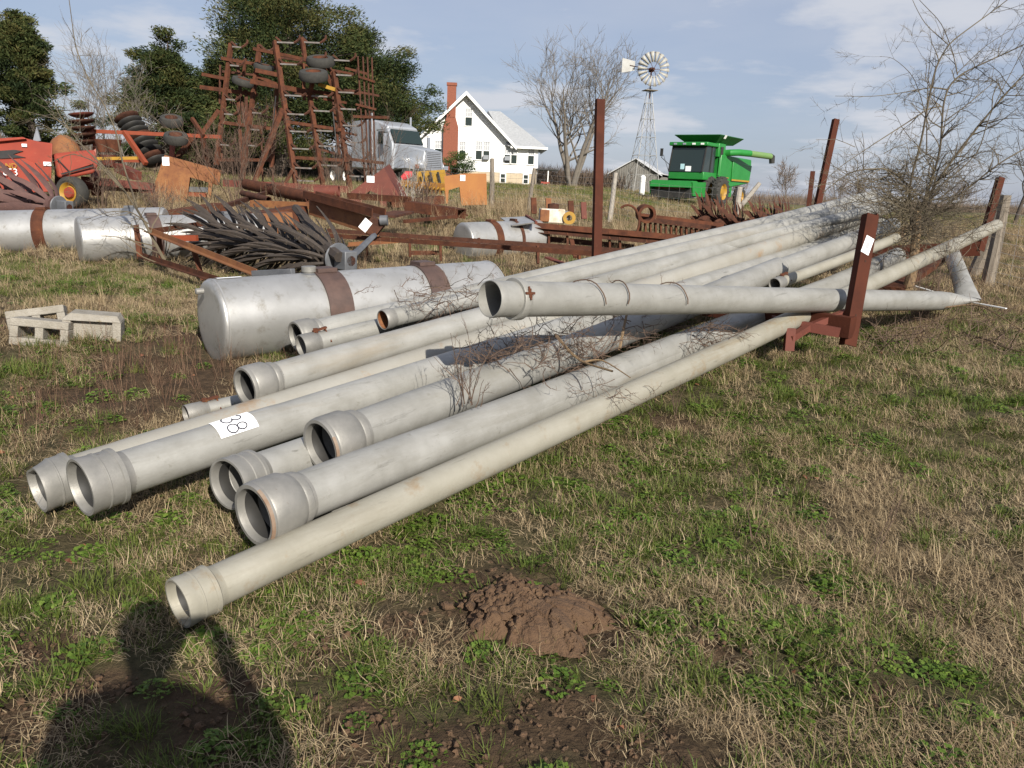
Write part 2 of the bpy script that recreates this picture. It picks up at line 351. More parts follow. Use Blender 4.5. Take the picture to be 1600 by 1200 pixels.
# ---------------------------------------------------------------- irrigation pipes
# near mouth (u, v, depth), far end (u, v, depth), radius, material, kind of mouth, label
PIPES = {
 'front': ((278, 943, 2.78), (1557, 352, 10.6), .076, ALU_OLD, 'bell', 'yellowish stained aluminium pipe lying nearest the camera, its banded mouth reached by a shadow'),
 'bigbell': ((396, 806, 3.09), (1402, 400, 9.91), .1016, ALU, 'bell', 'grey pipe with the largest bell mouth and rusty rim, just behind the yellowish pipe'),
 'third': ((500, 698, 3.62), (1215, 420, 7.22), .1016, ALU, 'bell', 'pipe whose smooth grey bell rests on another bell, dry stalks standing beside its tube'),
 'under': ((355, 757, 3.42), (800, 590, 5.33), .09, ALU, 'bell', 'half hidden aluminium pipe end lying under the bells of two larger pipes'),
 'lot': ((125, 762, 3.30), (1375, 350, 11.2), .097, ALU, 'bell', 'aluminium pipe with the white paper tag numbered 38 on its top'),
 'outer': ((57, 762, 3.50), (1402, 318, 11.4), .09, ALU_RUSTY, 'bell', 'outermost pipe at the far left with a dented mouth, beside the tagged pipe'),
 'upper': ((382, 605, 4.30), (1385, 313, 11.9), .0875, ALU, 'bell', 'pipe with a smooth grey bell lying just behind and above the tagged pipe'),
 'thin_low': ((505, 808, 3.42), (880, 622, 5.10), .06, ALU_OLD, 'bell', 'thin brownish pipe squeezed between the front pipe and the big bell pipe'),
 'by_tank': ((462, 526, 5.40), (1362, 307, 11.2), .083, ALU, 'bell', 'dented aluminium pipe with a bell mouth lying against the large front fuel tank'),
 'latched': ((470, 541, 5.25), (1380, 323, 10.4), .065, ALU, 'latch', 'slim pipe with a small latch, mouth tucked below the dented pipe by the tank'),
 'short_mouth': ((598, 500, 5.45), (1370, 315, 10.6), .066, ALU, 'plain', 'slim pipe with a rusty orange inside, mouth peeking out between pipes near the tank'),
 'wired': ((290, 648, 4.64), (990, 487, 7.13), .05, ALU, 'latch', 'thin latched pipe lying low on the ground behind the tagged pipe'),
 'dark_mouth': ((1135, 449, 6.98), (1395, 352, 9.63), .09, ALU, 'plain', 'pipe whose dark open mouth shows just above the bent cross pipe'),
 'thin_right': ((1210, 445, 6.88), (1400, 372, 8.31), .05, ALU_OLD, 'latch', 'thin pipe with a small latch, ending above the bent cross pipe near the tagged stake'),
}
SEGS = []          # (a, b, radius) of everything grass must not grow through
def pipe_dent(seed, amp, bumps=()):
    def f(t, th):
        k = (mnoise.noise(Vector((t * .8, seed, 0))) * math.cos(2 * th) + mnoise.noise(Vector((t * 2.5, seed, math.sin(th) * 1.3)))) * amp
        for bt, bth, bw, bd in bumps:
            k -= bd * math.exp(-((t - bt) / bw) ** 2) * max(0, math.cos(th - bth)) ** 4
        return k
    return f
def make_pipe(key, nd, fd, r, m, mouth, label):
    a = at(*nd); e = at(*fd); Ln = (e - a).length; root = thing('irrigation_pipe', label, 'pipe', a, group='irrigation pipes heaped on the trailer')
    SEGS.append((a, e, r * 1.25)); d = (e - a).normalized()
    banded = key in ('lot', 'outer', 'under', 'front', 'thin_low'); k = r / .1016 * (.74 if banded else .84); b0 = {'bell': .265 * k, 'latch': .12, 'plain': .06}[mouth]
    seed = len(SEGS) * 3.1
    bumps = {'by_tank': [(.75, .6, .1, .03), (1.0, -2, .08, .02)], 'lot': [(1.15, 2.2, .12, .016), (3.9, 1, .1, .01)], 'bigbell': [(1.6, 1.2, .12, .008)]}.get(key, [])
    L_ = np.concatenate([np.linspace(b0 - .02, min(2.2, Ln * .5), 40), np.linspace(min(2.2, Ln * .5), Ln, 60)[1:]])
    prof = [(.1 if mouth != 'bell' else b0 - .02, r * .9)][:0] + [(Ln, r * .95)]
    mb = MB().lathe(a, e, [(float(t_), r) for t_ in L_], 36, dent=pipe_dent(seed, r * .022, bumps))
    mb.lathe(a, e, [(Ln, r), (Ln, r * .955), (Ln - .6, r * .95)], 36)
    mb.lathe(a, e, [(Ln * .75, r * .95), (b0 - .03, r * .95), (b0 - .02, r)], 36)
    sag = {'bigbell': .05, 'front': .004, 'lot': .04}.get(key, .025) * min(1, Ln / 9); wig = .012 * math.sin(seed)
    for i, v in enumerate(mb.v):
        q = (Vector(v) - a).dot(d) / Ln; q = min(1, max(0, q)); mb.v[i] = (v[0] + wig * math.sin(2 * math.pi * q) * q, v[1] - wig * math.sin(2 * math.pi * q) * q, v[2] - sag * math.sin(math.pi * q) * min(1, q * 6))
    tb = mb.build('tube', m, root, True)
    rb = r * (1.30 if r > .08 else 1.22)
    if mouth == 'bell':
        s_ = k
        dent = pipe_dent(seed + 9, r * .012, [(.0, 2.0, .05, .03)] if key == 'outer' else [])
        if banded:      # banded two-piece coupler
            pr = [(.30 * s_, r * .94), (.13 * s_, r * .96), (.11 * s_, rb * .84), (.012, rb * .86), (0, rb * .90), (0, rb * .985), (.015, rb * 1.0), (.035, rb * .975), (.10 * s_, rb * .96), (.104 * s_, rb * .985), (.112 * s_, rb * .985), (.116 * s_, rb * .955),
                  (.185 * s_, rb * .95), (.19 * s_, rb * .985), (.215 * s_, rb * .985), (.225 * s_, r * 1.09), (.25 * s_, r * 1.02), (.27 * s_, r * 1.003)]
        else:                                                           # smooth cast bell
            pr = [(.30 * s_, r * .94), (.15 * s_, r * .96), (.12 * s_, rb * .80), (.02, rb * .80), (.0, rb * .84), (0, rb * .955), (.014, rb * .985), (.022, rb * .97), (.03, rb * 1.0), (.165 * s_, rb * .985), (.20 * s_, r * 1.15), (.212 * s_, r * 1.10), (.222 * s_, r * 1.13), (.25 * s_, r * 1.10), (.258 * s_, r * 1.02), (.275 * s_, r * 1.003)]
        MB().lathe(a, e, pr, 44, dent=dent).build('coupler', ALU_OLD if key == 'front' else CAST, root, True)
        gk = MB().lathe(a, e, [(.03, rb * .78), (.045, rb * .74), (.075, rb * .74), (.09, rb * .79), (.06, rb * .85)], 40, close=True).build('gasket', BLACK, root, True)
        if key in ('bigbell', 'third'):
            MB().lathe(a, e, [(-.003, rb * .93), (-.003, rb * .962), (.010, rb * .992), (.010, rb * .95), (.004, rb * .93)], 30, close=True, a0=-.9 if key == 'bigbell' else -.5, a1=1.2 if key == 'bigbell' else .6).build('rusty_rim', RUST_W, root, True)
    elif mouth == 'latch':
        MB().lathe(a, e, [(.16, r * .95), (.03, r * 1.02), (0, r * 1.06), (0, r * 1.15), (.03, r * 1.18), (.10, r * 1.16), (.11, r * 1.05), (.13, r * 1.01)], 28).build('coupler', CAST, root, True)
        dd, sx, sz = axes(d)
        lt = MB(); lt.beam(a + d * .10 + sz * r * 1.2, a + d * .20 + sz * r * 1.35, .025, .012); lt.beam(a + d * .12 + sz * r * 1.0, a + d * .12 + sz * r * 1.5, .03, .01); lt.tube([a + d * .19 + sx * r * 1.05 - sz * .0, a + d * .19 + sz * r * 1.25, a + d * .19 - sx * r * 1.05], .006, 5)
        lt.build('latch', RUST, root, True)
    else:
        MB().lathe(a, e, [(.2, r * .94), (.0, r * .97), (0, r * 1.04), (.012, r * 1.10), (.06, r * 1.10), (.07, r * 1.03), (.085, r * 1.005)], 30).build('coupler', CAST if key != 'short_mouth' else CAST, root, True)
        if key == 'short_mouth': MB().lathe(a, e, [(.004, r * .93), (.45, r * .92)], 24).build('rusty_lining', RUST_O, root, True)
    return root, a, e
PR = {k: make_pipe(k, *v) for k, v in PIPES.items()}

# paper tag on the tagged pipe, wrapped round the tube, with its hand-written number
def wrap_patch(root, a, e, r, t0, t1, th0, th1, name, m, lift=1.02, parent=None, n=14):
    mb = MB().lathe(a, e, [(t0, r * lift), (t1, r * lift)], n, a0=th0, a1=th1)
    return mb.build(name, m, parent or root, True)
root, a, e = PR['lot']; d, sx, sz = axes(e - a); r = .097
def surf(t, th, lift=1.045): return a + d * t + (sx * math.cos(th) + sz * math.sin(th)) * r * lift
tagp = wrap_patch(root, a, e, r, .60, .80, .50, 1.68, 'paper_tag', PAPER, 1.035)
TAGF = []
def stroke(pts, name, parent, rad=.0035):
    m_ = MB()
    for ln in pts: m_.tube([surf(.70 + y * .8, 1.10 - x * .8 / r) for x, y in ln], rad, 5)
    return m_.build(name, INK, parent, True)
def arc(cx, cy, rx, ry, a0, a1, n=12): return [(cx + rx * math.cos(a0 + (a1 - a0) * i / n), cy + ry * math.sin(a0 + (a1 - a0) * i / n)) for i in range(n + 1)]
stroke([arc(-.036, .030, .024, .030, 2.6, -1.5, 16) + arc(-.036, -.030, .028, .032, 1.5, -2.6, 16)], 'digit', tagp)
stroke([arc(.036, .029, .022, .029, 0, 6.29, 18), arc(.036, -.032, .028, .032, 0, 6.29, 18)], 'digit', tagp)

# the bent pipe lying across the top of the heap
a = at(765, 467, 4.0); e = at(1470, 470, 7.9); k_ = at(1513, 467, 8.15); f_ = at(1487, 396, 10.2)
f_.z = max(f_.z, G(f_.x, f_.y) + .1)
r = .093; d = (e - a).normalized(); root = thing('irrigation_pipe', 'long pipe lying across the top of the heap, kinked and folded at its end', 'pipe', a, group='irrigation pipes heaped on the trailer')
Ln = (e - a).length
MB().lathe(a, e, [(float(t_), r) for t_ in np.linspace(.05, Ln, 90)], 36, dent=pipe_dent(99, r * .012)).lathe(a, e, [(Ln * .6, r * .94), (.04, r * .95), (0, r * .965), (0, r * 1.0), (.012, r * 1.03), (.03, r * 1.03), (.05, r)], 36).build('tube', ALU, root, True)
fl = MB()
def squash_tube(mb, pts, wd, ht, n=20):
    base = len(mb.v)
    for i, p in enumerate(pts):
        dd = (pts[min(i + 1, len(pts) - 1)] - pts[max(0, i - 1)]).normalized(); _, s1, s2 = axes(dd)
        for q in range(n):
            th = 2 * math.pi * q / n; c_, s_ = math.cos(th), math.sin(th)
            mb.v.append(tuple(p + s1 * c_ * wd[i] + s2 * s_ * ht[i] * (1 - .25 * c_ * c_ * (1 - ht[i] / r))))
    for i in range(len(pts) - 1):
        for q in range(n):
            q2 = (q + 1) % n; mb.f.append((base + i * n + q, base + i * n + q2, base + (i + 1) * n + q2, base + (i + 1) * n + q))
pts = [e - d * .02, e + (k_ - e) * .35, e + (k_ - e) * .75, k_]
squash_tube(fl, pts, [r, r * 1.1, r * 1.25, r * 1.3], [r * 1.003, r * .8, r * .45, r * .22])
pts = [k_, k_ + (f_ - k_) * .06, k_ + (f_ - k_) * .2, k_ + (f_ - k_) * .4, f_]
squash_tube(fl, pts, [r * 1.3, r * 1.25, r * 1.1, r, r], [r * .22, r * .5, r * .85, r, r])
fl.build('bent_end', ALU, root, True)
cl = MB().lathe(a, e, [(.150, r * 1.0), (.150, r * 1.15), (.156, r * 1.18), (.195, r * 1.18), (.20, r * 1.15), (.205, r * 1.0)], 36)
cl.build('clamp_band', ALU, root, True)
dd, sx, sz = axes(d); hv = (-sx * .75 + sz * .66).normalized(); hv = (sx * -1).normalized() if (sx * -1).y < 0 else sx
hv = (hv * .92 + sz * .38).normalized(); tv = d.cross(hv)
lt = MB(); lt.beam(a + d * .178 + hv * r * 1.2 - tv * .035, a + d * .178 + hv * r * 1.2 + tv * .035, .008, .008); lt.box(a + d * .178 + hv * r * 1.22 - tv * .015, (.016, .012, .016)); lt.box(a + d * .178 + hv * r * 1.22 + tv * .015, (.016, .012, .016))
lt.beam(a + d * .15 + hv * r * 1.19, a + d * .21 + hv * r * 1.19, .01, .012); lt.build('clamp_bolt', RUST, root, True)
SEGS += [(a, e, r), (k_, f_, r)]
cross_a, cross_e = a, e

# ---------------------------------------------------------------- pipe trailer with stakes
tr = thing('pipe_trailer', 'low rusty red pipe trailer with tall stakes carrying the far end of the pipes', 'trailer', on(1330, 7.5))
A0, B0, C0, D0 = at(932, 475, 8.0), at(1328, 540, 6.15), at(1262, 400, 12.4), at(1533, 392, 11.2)
A1, B1, C1, D1 = at(939, 155, 8.0), at(1364, 335, 6.2), at(1308, 186, 12.3), at(1566, 277, 11.1)
stk = None
for i, (p, q, wd) in enumerate(((A0, A1, .085), (B0, B1, .11), (C0, C1, .095), (D0, D1, .10))):
    m_ = MB(); dd, sx, sz = axes(q - p, (0.5, -1, 0))
    fc = Vector((.25, -1, 0)).normalized(); sid = fc.cross(Vector((0, 0, 1))).normalized()
    # channel section: web toward the camera, two flanges behind
    for off, w_, h_ in ((Vector((0, 0, 0)), wd, .014), (sid * (wd / 2 - .007) - fc * .035, .014, .056), (-sid * (wd / 2 - .007) - fc * .035, .014, .056)):
        m_.beam(p + off, q + off, w_, h_, tuple(fc))
    o = m_.build('stake', STAKE, tr, True, bevel=.002)
    if i == 1: stk = (p, q, fc, sid, o)
MB().beam(at(1262, 335, 12.4), at(1270, 268, 12.4), .07, .05).build('stake', STAKE, tr, True)
p, q, fc, sid, o = stk; dz = (q - p).normalized()
tc_ = at(1354, 383, 6.19) + fc * .012; sv = dz.cross(fc).normalized(); rot = Matrix((sv, dz, fc)).transposed() @ Matrix.Rotation(R(-12), 3, 'Z')
t_ = MB().box(tc_, (.075, .14, .002), M=rot).build('paper_tag', PAPER, o, True, smooth=0)
MB().box(tc_ + fc * .003, (.03, .05, .001), M=rot).build('print', INKG, o, True, smooth=0)
for s_ in (.12, .55): MB().lathe(p + dz * (.12 + s_) + fc * .006, p + dz * (.12 + s_) + fc * .02, [(0, .009), (.004, .009), (.004, 0)], 8).build('bolt', RUST_D, o, True)
def zl(p, dz_): return Vector((p.x, p.y, p.z + dz_))
m_ = MB(); m_.beam(zl(A0, .14), zl(B0, .14), .10, .16); m_.build('rear_bolster', STAKE, tr, True)
m_ = MB(); m_.beam(zl(C0, .0), D0 + Vector((-.02, 0, .03)), .012, .20); m_.beam(zl(C0, -.09), zl(D0, -.06), .10, .012); m_.build('front_bolster', STAKE, tr, True)
MB().beam(at(1385, 452, 8.6), at(1462, 402, 10.2), .3, .06).build('bed_plate', RUST, tr, True)
cdir = ((C0 + D0) / 2 - (A0 + B0) / 2).normalized()
for f in (.32, .68):
    p = A0.lerp(B0, f) - cdir * .35; q = C0.lerp(D0, f) + cdir * .6; p.z = G(p.x, p.y) + .28; q.z = G(q.x, q.y) + .42
    MB().beam(p, q, .08, .14).build('rail', RUST, tr, True)
p = A0.lerp(B0, .68) - cdir * .55; p.z = G(p.x, p.y) + .2
m_ = MB(); q = B0 + Vector((-.1, -.02, .10)); l = at(1232, 548, 6.05); m_.beam(at(1205, 500, 6.3), q, .05, .07); m_.beam(l, l + Vector((0, .02, .17)), .07, .05); m_.beam(l + Vector((0, .0, .09)), at(1262, 512, 6.15), .05, .05); m_.beam(at(1262, 512, 6.2), at(1322, 488, 6.25), .05, .05); m_.build('rear_step', RUST_R, tr, True)
q = (C0 + D0) / 2 + cdir * 2.2; q.z = G(q.x, q.y) + .2; p = (C0 + D0) / 2; p.z = G(p.x, p.y) + .4
MB().beam(p, q, .09, .09).build('drawbar', RUST, tr, True)

# ---------------------------------------------------------------- fuel tanks
def tank(near, far_, dia, label, straps, tagged=False, cap=False, strapmat=STRAP, flatbottom=False, dent=None):
    a = at(*near); e = at(*far_); r = dia / 2; Ln = (e - a).length
    root = thing('fuel_tank', label, 'tank', (a.x, a.y, G(a.x, a.y)), group='round aluminium fuel tanks')
    pr = [(-.012, 0.0), (-.008, r * .4), (.0, r * .80), (.004, r * .93), (.012, r * .975), (.025, r * .995)]
    pr += [(float(t_), r) for t_ in np.linspace(.05, Ln - .05, 30)] + [(Ln - .045, r * .995), (Ln - .03, r * .985), (Ln - .006, r * .93), (Ln, r * .8), (Ln, 0)]
    MB().lathe(a, e, pr, 56, dent=dent or (lambda t, th: .0025 * mnoise.noise(Vector((t * 2.2, math.cos(th), math.sin(th) + len(SEGS)))) if t > .03 else 0)).build('shell', TANK, root, True, smooth=40)
    d, sx, sz = axes(e - a)
    for s in (.030, Ln - .045): MB().lathe(a, e, [(s, r), (s + .002, r + .004), (s + .012, r + .004), (s + .014, r)], 56).build('weld_seam', TANK, root, True)
    for s, wd, m in straps:
        so_ = MB().lathe(a, e, [(s, r + .001), (s, r + .012), (s + wd, r + .012), (s + wd, r + .001)], 48).build('strap', m, root, True)
        MB().beam(a + d * (s + wd * .1) + sz * (r + .02), a + d * (s + wd * .9) + sz * (r + .02), .16, .03).build('strap_bracket', m, so_, True)
    if tagged:
        MB().lathe(a, e, [(.07, r + .006), (.25, r + .006)], 8, a0=1.50, a1=1.85).build('paper_tag', PAPER, root, True)
    if cap:
        c = a + d * .78 + sz * (r - .01); MB().lathe(c, c + sz, [(0, .05), (.02, .05), (.02, .056), (.058, .056), (.062, .05), (.062, 0)], 22).build('filler_cap', CAST, root, True)
        MB().lathe(c, c + sz, [(0, .075), (.006, .075), (.012, .06)], 22).build('cap_collar', GREY, root, True)
    SEGS.append((a, e, r)); return root, a, e, d
big, ta, te, td = tank((328, 502, 5.75), (766, 459, 7.3), .60, 'large brushed aluminium fuel tank with two brown straps, nearest of the tanks', ((.80, .20, STRAP), (1.72, .19, STRAP)), True, True)
tank((-120, 366, 11.4), (262, 357, 11.9), .62, 'aluminium tank with a rusty strap running out of view at the left', ((.4, .12, RUST), (1.55, .16, RUST), (2.75, .16, GREY)))
tank((122, 376, 10.6), (412, 366, 12.0), .62, 'aluminium tank with a dark strap lying between the left tank and the spiked rollers', ((.85, .16, STRAP), (1.9, .1, GREY)))
tank((722, 378, 13.0), (842, 372, 13.9), .62, 'aluminium tank half hidden behind long rusty rails, white engine beyond it', ((.5, .13, RUST), (1.0, .06, RUST_D)))
MB().lathe(ta + td * .0 + Vector((-.03, -.02, .22)), ta - td * .06 + Vector((-.03, -.02, .22)), [(0, 0), (0, .022), (.05, .022), (.055, .014), (.055, 0)], 10).build('drain_plug', CAST, big, True)
# steel arm lying across the big tank's cap
ar = thing('steel_bar', 'grey flat steel arm lying behind the big fuel tank beside its filler cap', 'steel bar', at(400, 428, 6.6))
MB().beam(at(396, 427, 6.75), at(458, 424, 6.55), .05, .045).build('bar', GREY, ar, True, bevel=.003)
# wooden sleeper the big tank rests on
bk = thing('steel_skid', 'rusty steel skid rail under the big fuel tank', 'rail', (ta.x, ta.y, G(ta.x, ta.y)))
p = ta + td * .25; q = ta + td * 2.0; p.z = ta.z - .30; q.z = te.z - .30
MB().beam(zl(p, .0) , q, .12, .05).build('rail', RUST_O, bk, True)

# ---------------------------------------------------------------- cinder blocks
def cinder(pos, yaw, tilt, label, lay, cat='cinder block', solid=False):
    t_ = thing('cinder_block', label, cat, pos, yaw, 'old cinder blocks in the grass')
    m_ = MB(); Lx, Ly, Lz = .40, .20, .20; w_ = .058
    for y in (-1, 1): m_.box((0, y * (Ly - w_) / 2, 0), (Lx, w_, Lz))
    for x in (-1, 0, 1): m_.box((x * (Lx - w_) / 2 * (1 if x else 0), 0, 0), (w_, Ly - 2 * w_ , Lz * .99))
    if solid:
        m_ = MB().box((0, .02, 0), (.36, .14, .16)); m_.box((-.17, 0, -.01), (.06, .20, .18)); m_.box((.17, 0, -.01), (.06, .20, .18)); m_.prism([(-.21, -.11, .08), (.20, -.11, .08), (.17, -.07, .125), (-.15, -.06, .13)], (0, .19, 0))
    M = Matrix.Rotation(R(tilt), 4, 'Y') @ Matrix.Rotation(R(lay), 4, 'X')
    m_.v = [tuple(M @ Vector(v) + Vector((0, 0, .065))) for v in m_.v]
    o = m_.build('block', CONC, t_, bevel=.006)
    return t_
def gon(u, v): p = P2(u, v); return (p.x, p.y, G(p.x, p.y))
cinder(gon(62, 515), R(24), -7, 'pale broken cinder block lying at the back of the three, holes toward the camera', 78)
cinder(gon(70, 533), R(10), 5, 'cinder block half sunk in dry weeds in front of the other blocks', 84)
cinder(gon(148, 528), R(18), 4, 'cinder block with an uneven stained top, nearest the big fuel tank', 0, solid=True)
# ---------------------------------------------------------------- mole-like mound of cracked mud
mc = P2(835, 955); nU, nV = 200, 130
th_ = np.linspace(0, 2 * np.pi, nU, endpoint=False); rr_ = np.linspace(0, 1, nV)
TH, RR = np.meshgrid(th_, rr_)
edge = 1 + .45 * (fbm(np.cos(TH) * 2 + 5, np.sin(TH) * 2 + 5, 1.2, 3) - .5) * 2
mxx = np.cos(TH) * RR * .29 * edge; myy = np.sin(TH) * RR * .235 * edge
hh = .105 * (1 - RR ** 2.2) * (1 - .35 * fbm(mxx + 3, myy + 8, 3, 2)) - .015
hh += .018 * np.exp(-((mxx + .12) / .07) ** 2 - ((myy - .12) / .05) ** 2)
cells = np.stack([rng.uniform(-.4, .4, 130), rng.uniform(-.35, .35, 130)], -1)
wx = mxx + (fbm(mxx, myy, 18, 3) - .5) * .05; wy = myy + (fbm(mxx + 3, myy + 9, 18, 3) - .5) * .05
D_ = np.sqrt((wx[..., None] - cells[:, 0]) ** 2 + (wy[..., None] - cells[:, 1]) ** 2); D_.sort(-1)
crack = np.clip(1 - (D_[..., 1] - D_[..., 0]) / .009, 0, 1) * (.3 + .7 * (fbm(mxx + 1, myy + 2, 9, 2) > .46))
smooth_side = np.clip((mxx + .08) / .12, 0, 1)
hh -= crack * .022 * (.15 + .85 * smooth_side) * (RR < .97)
hh += (fbm(mxx, myy, 30, 4) - .5) * (.006 + .085 * (1 - smooth_side)) * np.clip((1 - RR) * 6, 0, 1)
mo = thing('mud_mound', 'low mound of cracked brown mud rising from the grass in front of the pipes', 'mud mound', (mc.x, mc.y, G(mc.x, mc.y)))
ii = np.arange(nU * nV).reshape(nV, nU); jj = np.roll(ii, -1, 1)
MB_ = MB(); MB_.v = [tuple(p) for p in np.stack([mxx, myy, hh], -1).reshape(-1, 3)]; MB_.f = [tuple(q) for q in np.stack([ii[:-1], jj[:-1], jj[1:], ii[1:]], -1).reshape(-1, 4)]
MUD = mat('dried_mud', (.082, .046, .025), (.115, .068, .037), 12, .95, bump=.6, c3=(.05, .03, .018), bscale=160)
MB_.build('mud', MUD, mo, smooth=0)
# clods lying about the mound and the wheel ruts
cl = MB(); 
def clod(mb, p, r):
    b = len(mb.v); n1, n2 = 7, 5
    for i in range(n2 + 1):
        for k in range(n1):
            a_ = math.pi * i / n2; t = 2 * math.pi * k / n1; q = Vector((math.sin(a_) * math.cos(t), math.sin(a_) * math.sin(t), math.cos(a_) * .7)); q *= r * (1 + 1.1 * mnoise.noise(q * 1.6 + Vector(p) * 40)); mb.v.append(tuple(Vector(p) + q))
    for i in range(n2):
        for k in range(n1): k2 = (k + 1) % n1; mb.f.append((b + i * n1 + k, b + (i + 1) * n1 + k, b + (i + 1) * n1 + k2, b + i * n1 + k2))
for _ in range(45):
    a_ = rnd.uniform(0, 6.28); q = rnd.gauss(0, 1); x = mc.x - .12 + math.cos(a_) * abs(q) * .22; y = mc.y + .02 + math.sin(a_) * abs(q) * .20; clod(cl, (x, y, G(x, y) + .012), rnd.uniform(.004, .014))
for _ in range(330):          # crumbs piled on the broken left half
    x = -.10 + rnd.gauss(0, .065); y = .02 + rnd.gauss(0, .075); clod(cl, (mc.x + x, mc.y + y, G(mc.x, mc.y) + .055 * max(0, 1 - (x / .29) ** 2 - (y / .23) ** 2) + .006), rnd.choice((.005, .007, .009, .012, .02)))
for p, r_ in SOIL:
    if p.y < 4.5:
        for _ in range(12): x = p.x + rnd.gauss(0, r_ * .5); y = p.y + rnd.gauss(0, r_ * .4); clod(cl, (x, y, G(x, y) + .004), rnd.uniform(.003, .013))
tag(cl.build('soil_clods', MUD, None, smooth=60), kind='stuff')

# ---------------------------------------------------------------- branching plants
def limb(mb, p, d, L_, r0, lev, nmin, spread, wob=.15, gravity=0, kids=(3, 5), ratio=.62, sides=(7, 5, 4, 3, 3, 3), stop=.004, seg=5, start=.25):
    pts = [Vector(p)]; rad = [r0]; d = Vector(d).normalized()
    for i in range(seg):
        d = (d + Vector((rnd.gauss(0, wob), rnd.gauss(0, wob), rnd.gauss(0, wob) + gravity))).normalized(); pts.append(pts[-1] + d * L_ / seg); rad.append(r0 * (1 - (i + 1) / seg * .62))
    mb.tube(pts, rad, sides[min(lev, 5)], caps=False)
    if lev >= nmin: return
    for k in range(rnd.randint(*kids)):
        t = rnd.uniform(start, 1.0); i = min(seg - 1, int(t * seg)); f = t * seg - i; q = pts[i].lerp(pts[i + 1], f); dd = (pts[i + 1] - pts[i]).normalized()
        _, s1, s2 = axes(dd); a_ = rnd.uniform(0, 6.28); an = rnd.uniform(*spread)
        nd = dd * math.cos(an) + (s1 * math.cos(a_) + s2 * math.sin(a_)) * math.sin(an)
        limb(mb, q, nd, L_ * ratio * rnd.uniform(.7, 1.15), max(stop, (rad[i] * (1 - f) + rad[i + 1] * f) * .62), lev + 1, nmin, spread, wob, gravity, kids, ratio, sides, stop, seg, start)
def path_limb(mb, pts, r0, r1, n=7, twigs=0, tl=(.15, .5), lev=3, tr=.004, dirb=None, wob=.18):
    """a limb through given points with side twigs"""
    P_ = []
    for i in range(len(pts) - 1):
        for k in range(4): P_.append(pts[i].lerp(pts[i + 1], k / 4))
    P_.append(pts[-1]); m = len(P_)
    for _ in range(2):
        P_ = [P_[0]] + [(P_[i - 1] + P_[i] * 2 + P_[i + 1]) / 4 for i in range(1, m - 1)] + [P_[-1]]
    rad = [r0 + (r1 - r0) * (i / (m - 1)) ** .8 for i in range(m)]
    mb.tube(P_, rad, n, caps=False)
    for k in range(twigs):
        i = rnd.randint(1, m - 2); dd = (P_[i + 1] - P_[i]).normalized(); _, s1, s2 = axes(dd); a_ = rnd.uniform(0, 6.28); an = rnd.uniform(.5, 1.3)
        nd = dd * math.cos(an) + (s1 * math.cos(a_) + s2 * math.sin(a_)) * math.sin(an)
        limb(mb, P_[i], nd, rnd.uniform(*tl), min(tr * 1.6, rad[i] * .7), lev, 5, (.4, 1.1), wob, .03, (2, 5), .5, stop=.0016, seg=4)
def px(*l): return [at(u, v, d) for u, v, d in l]
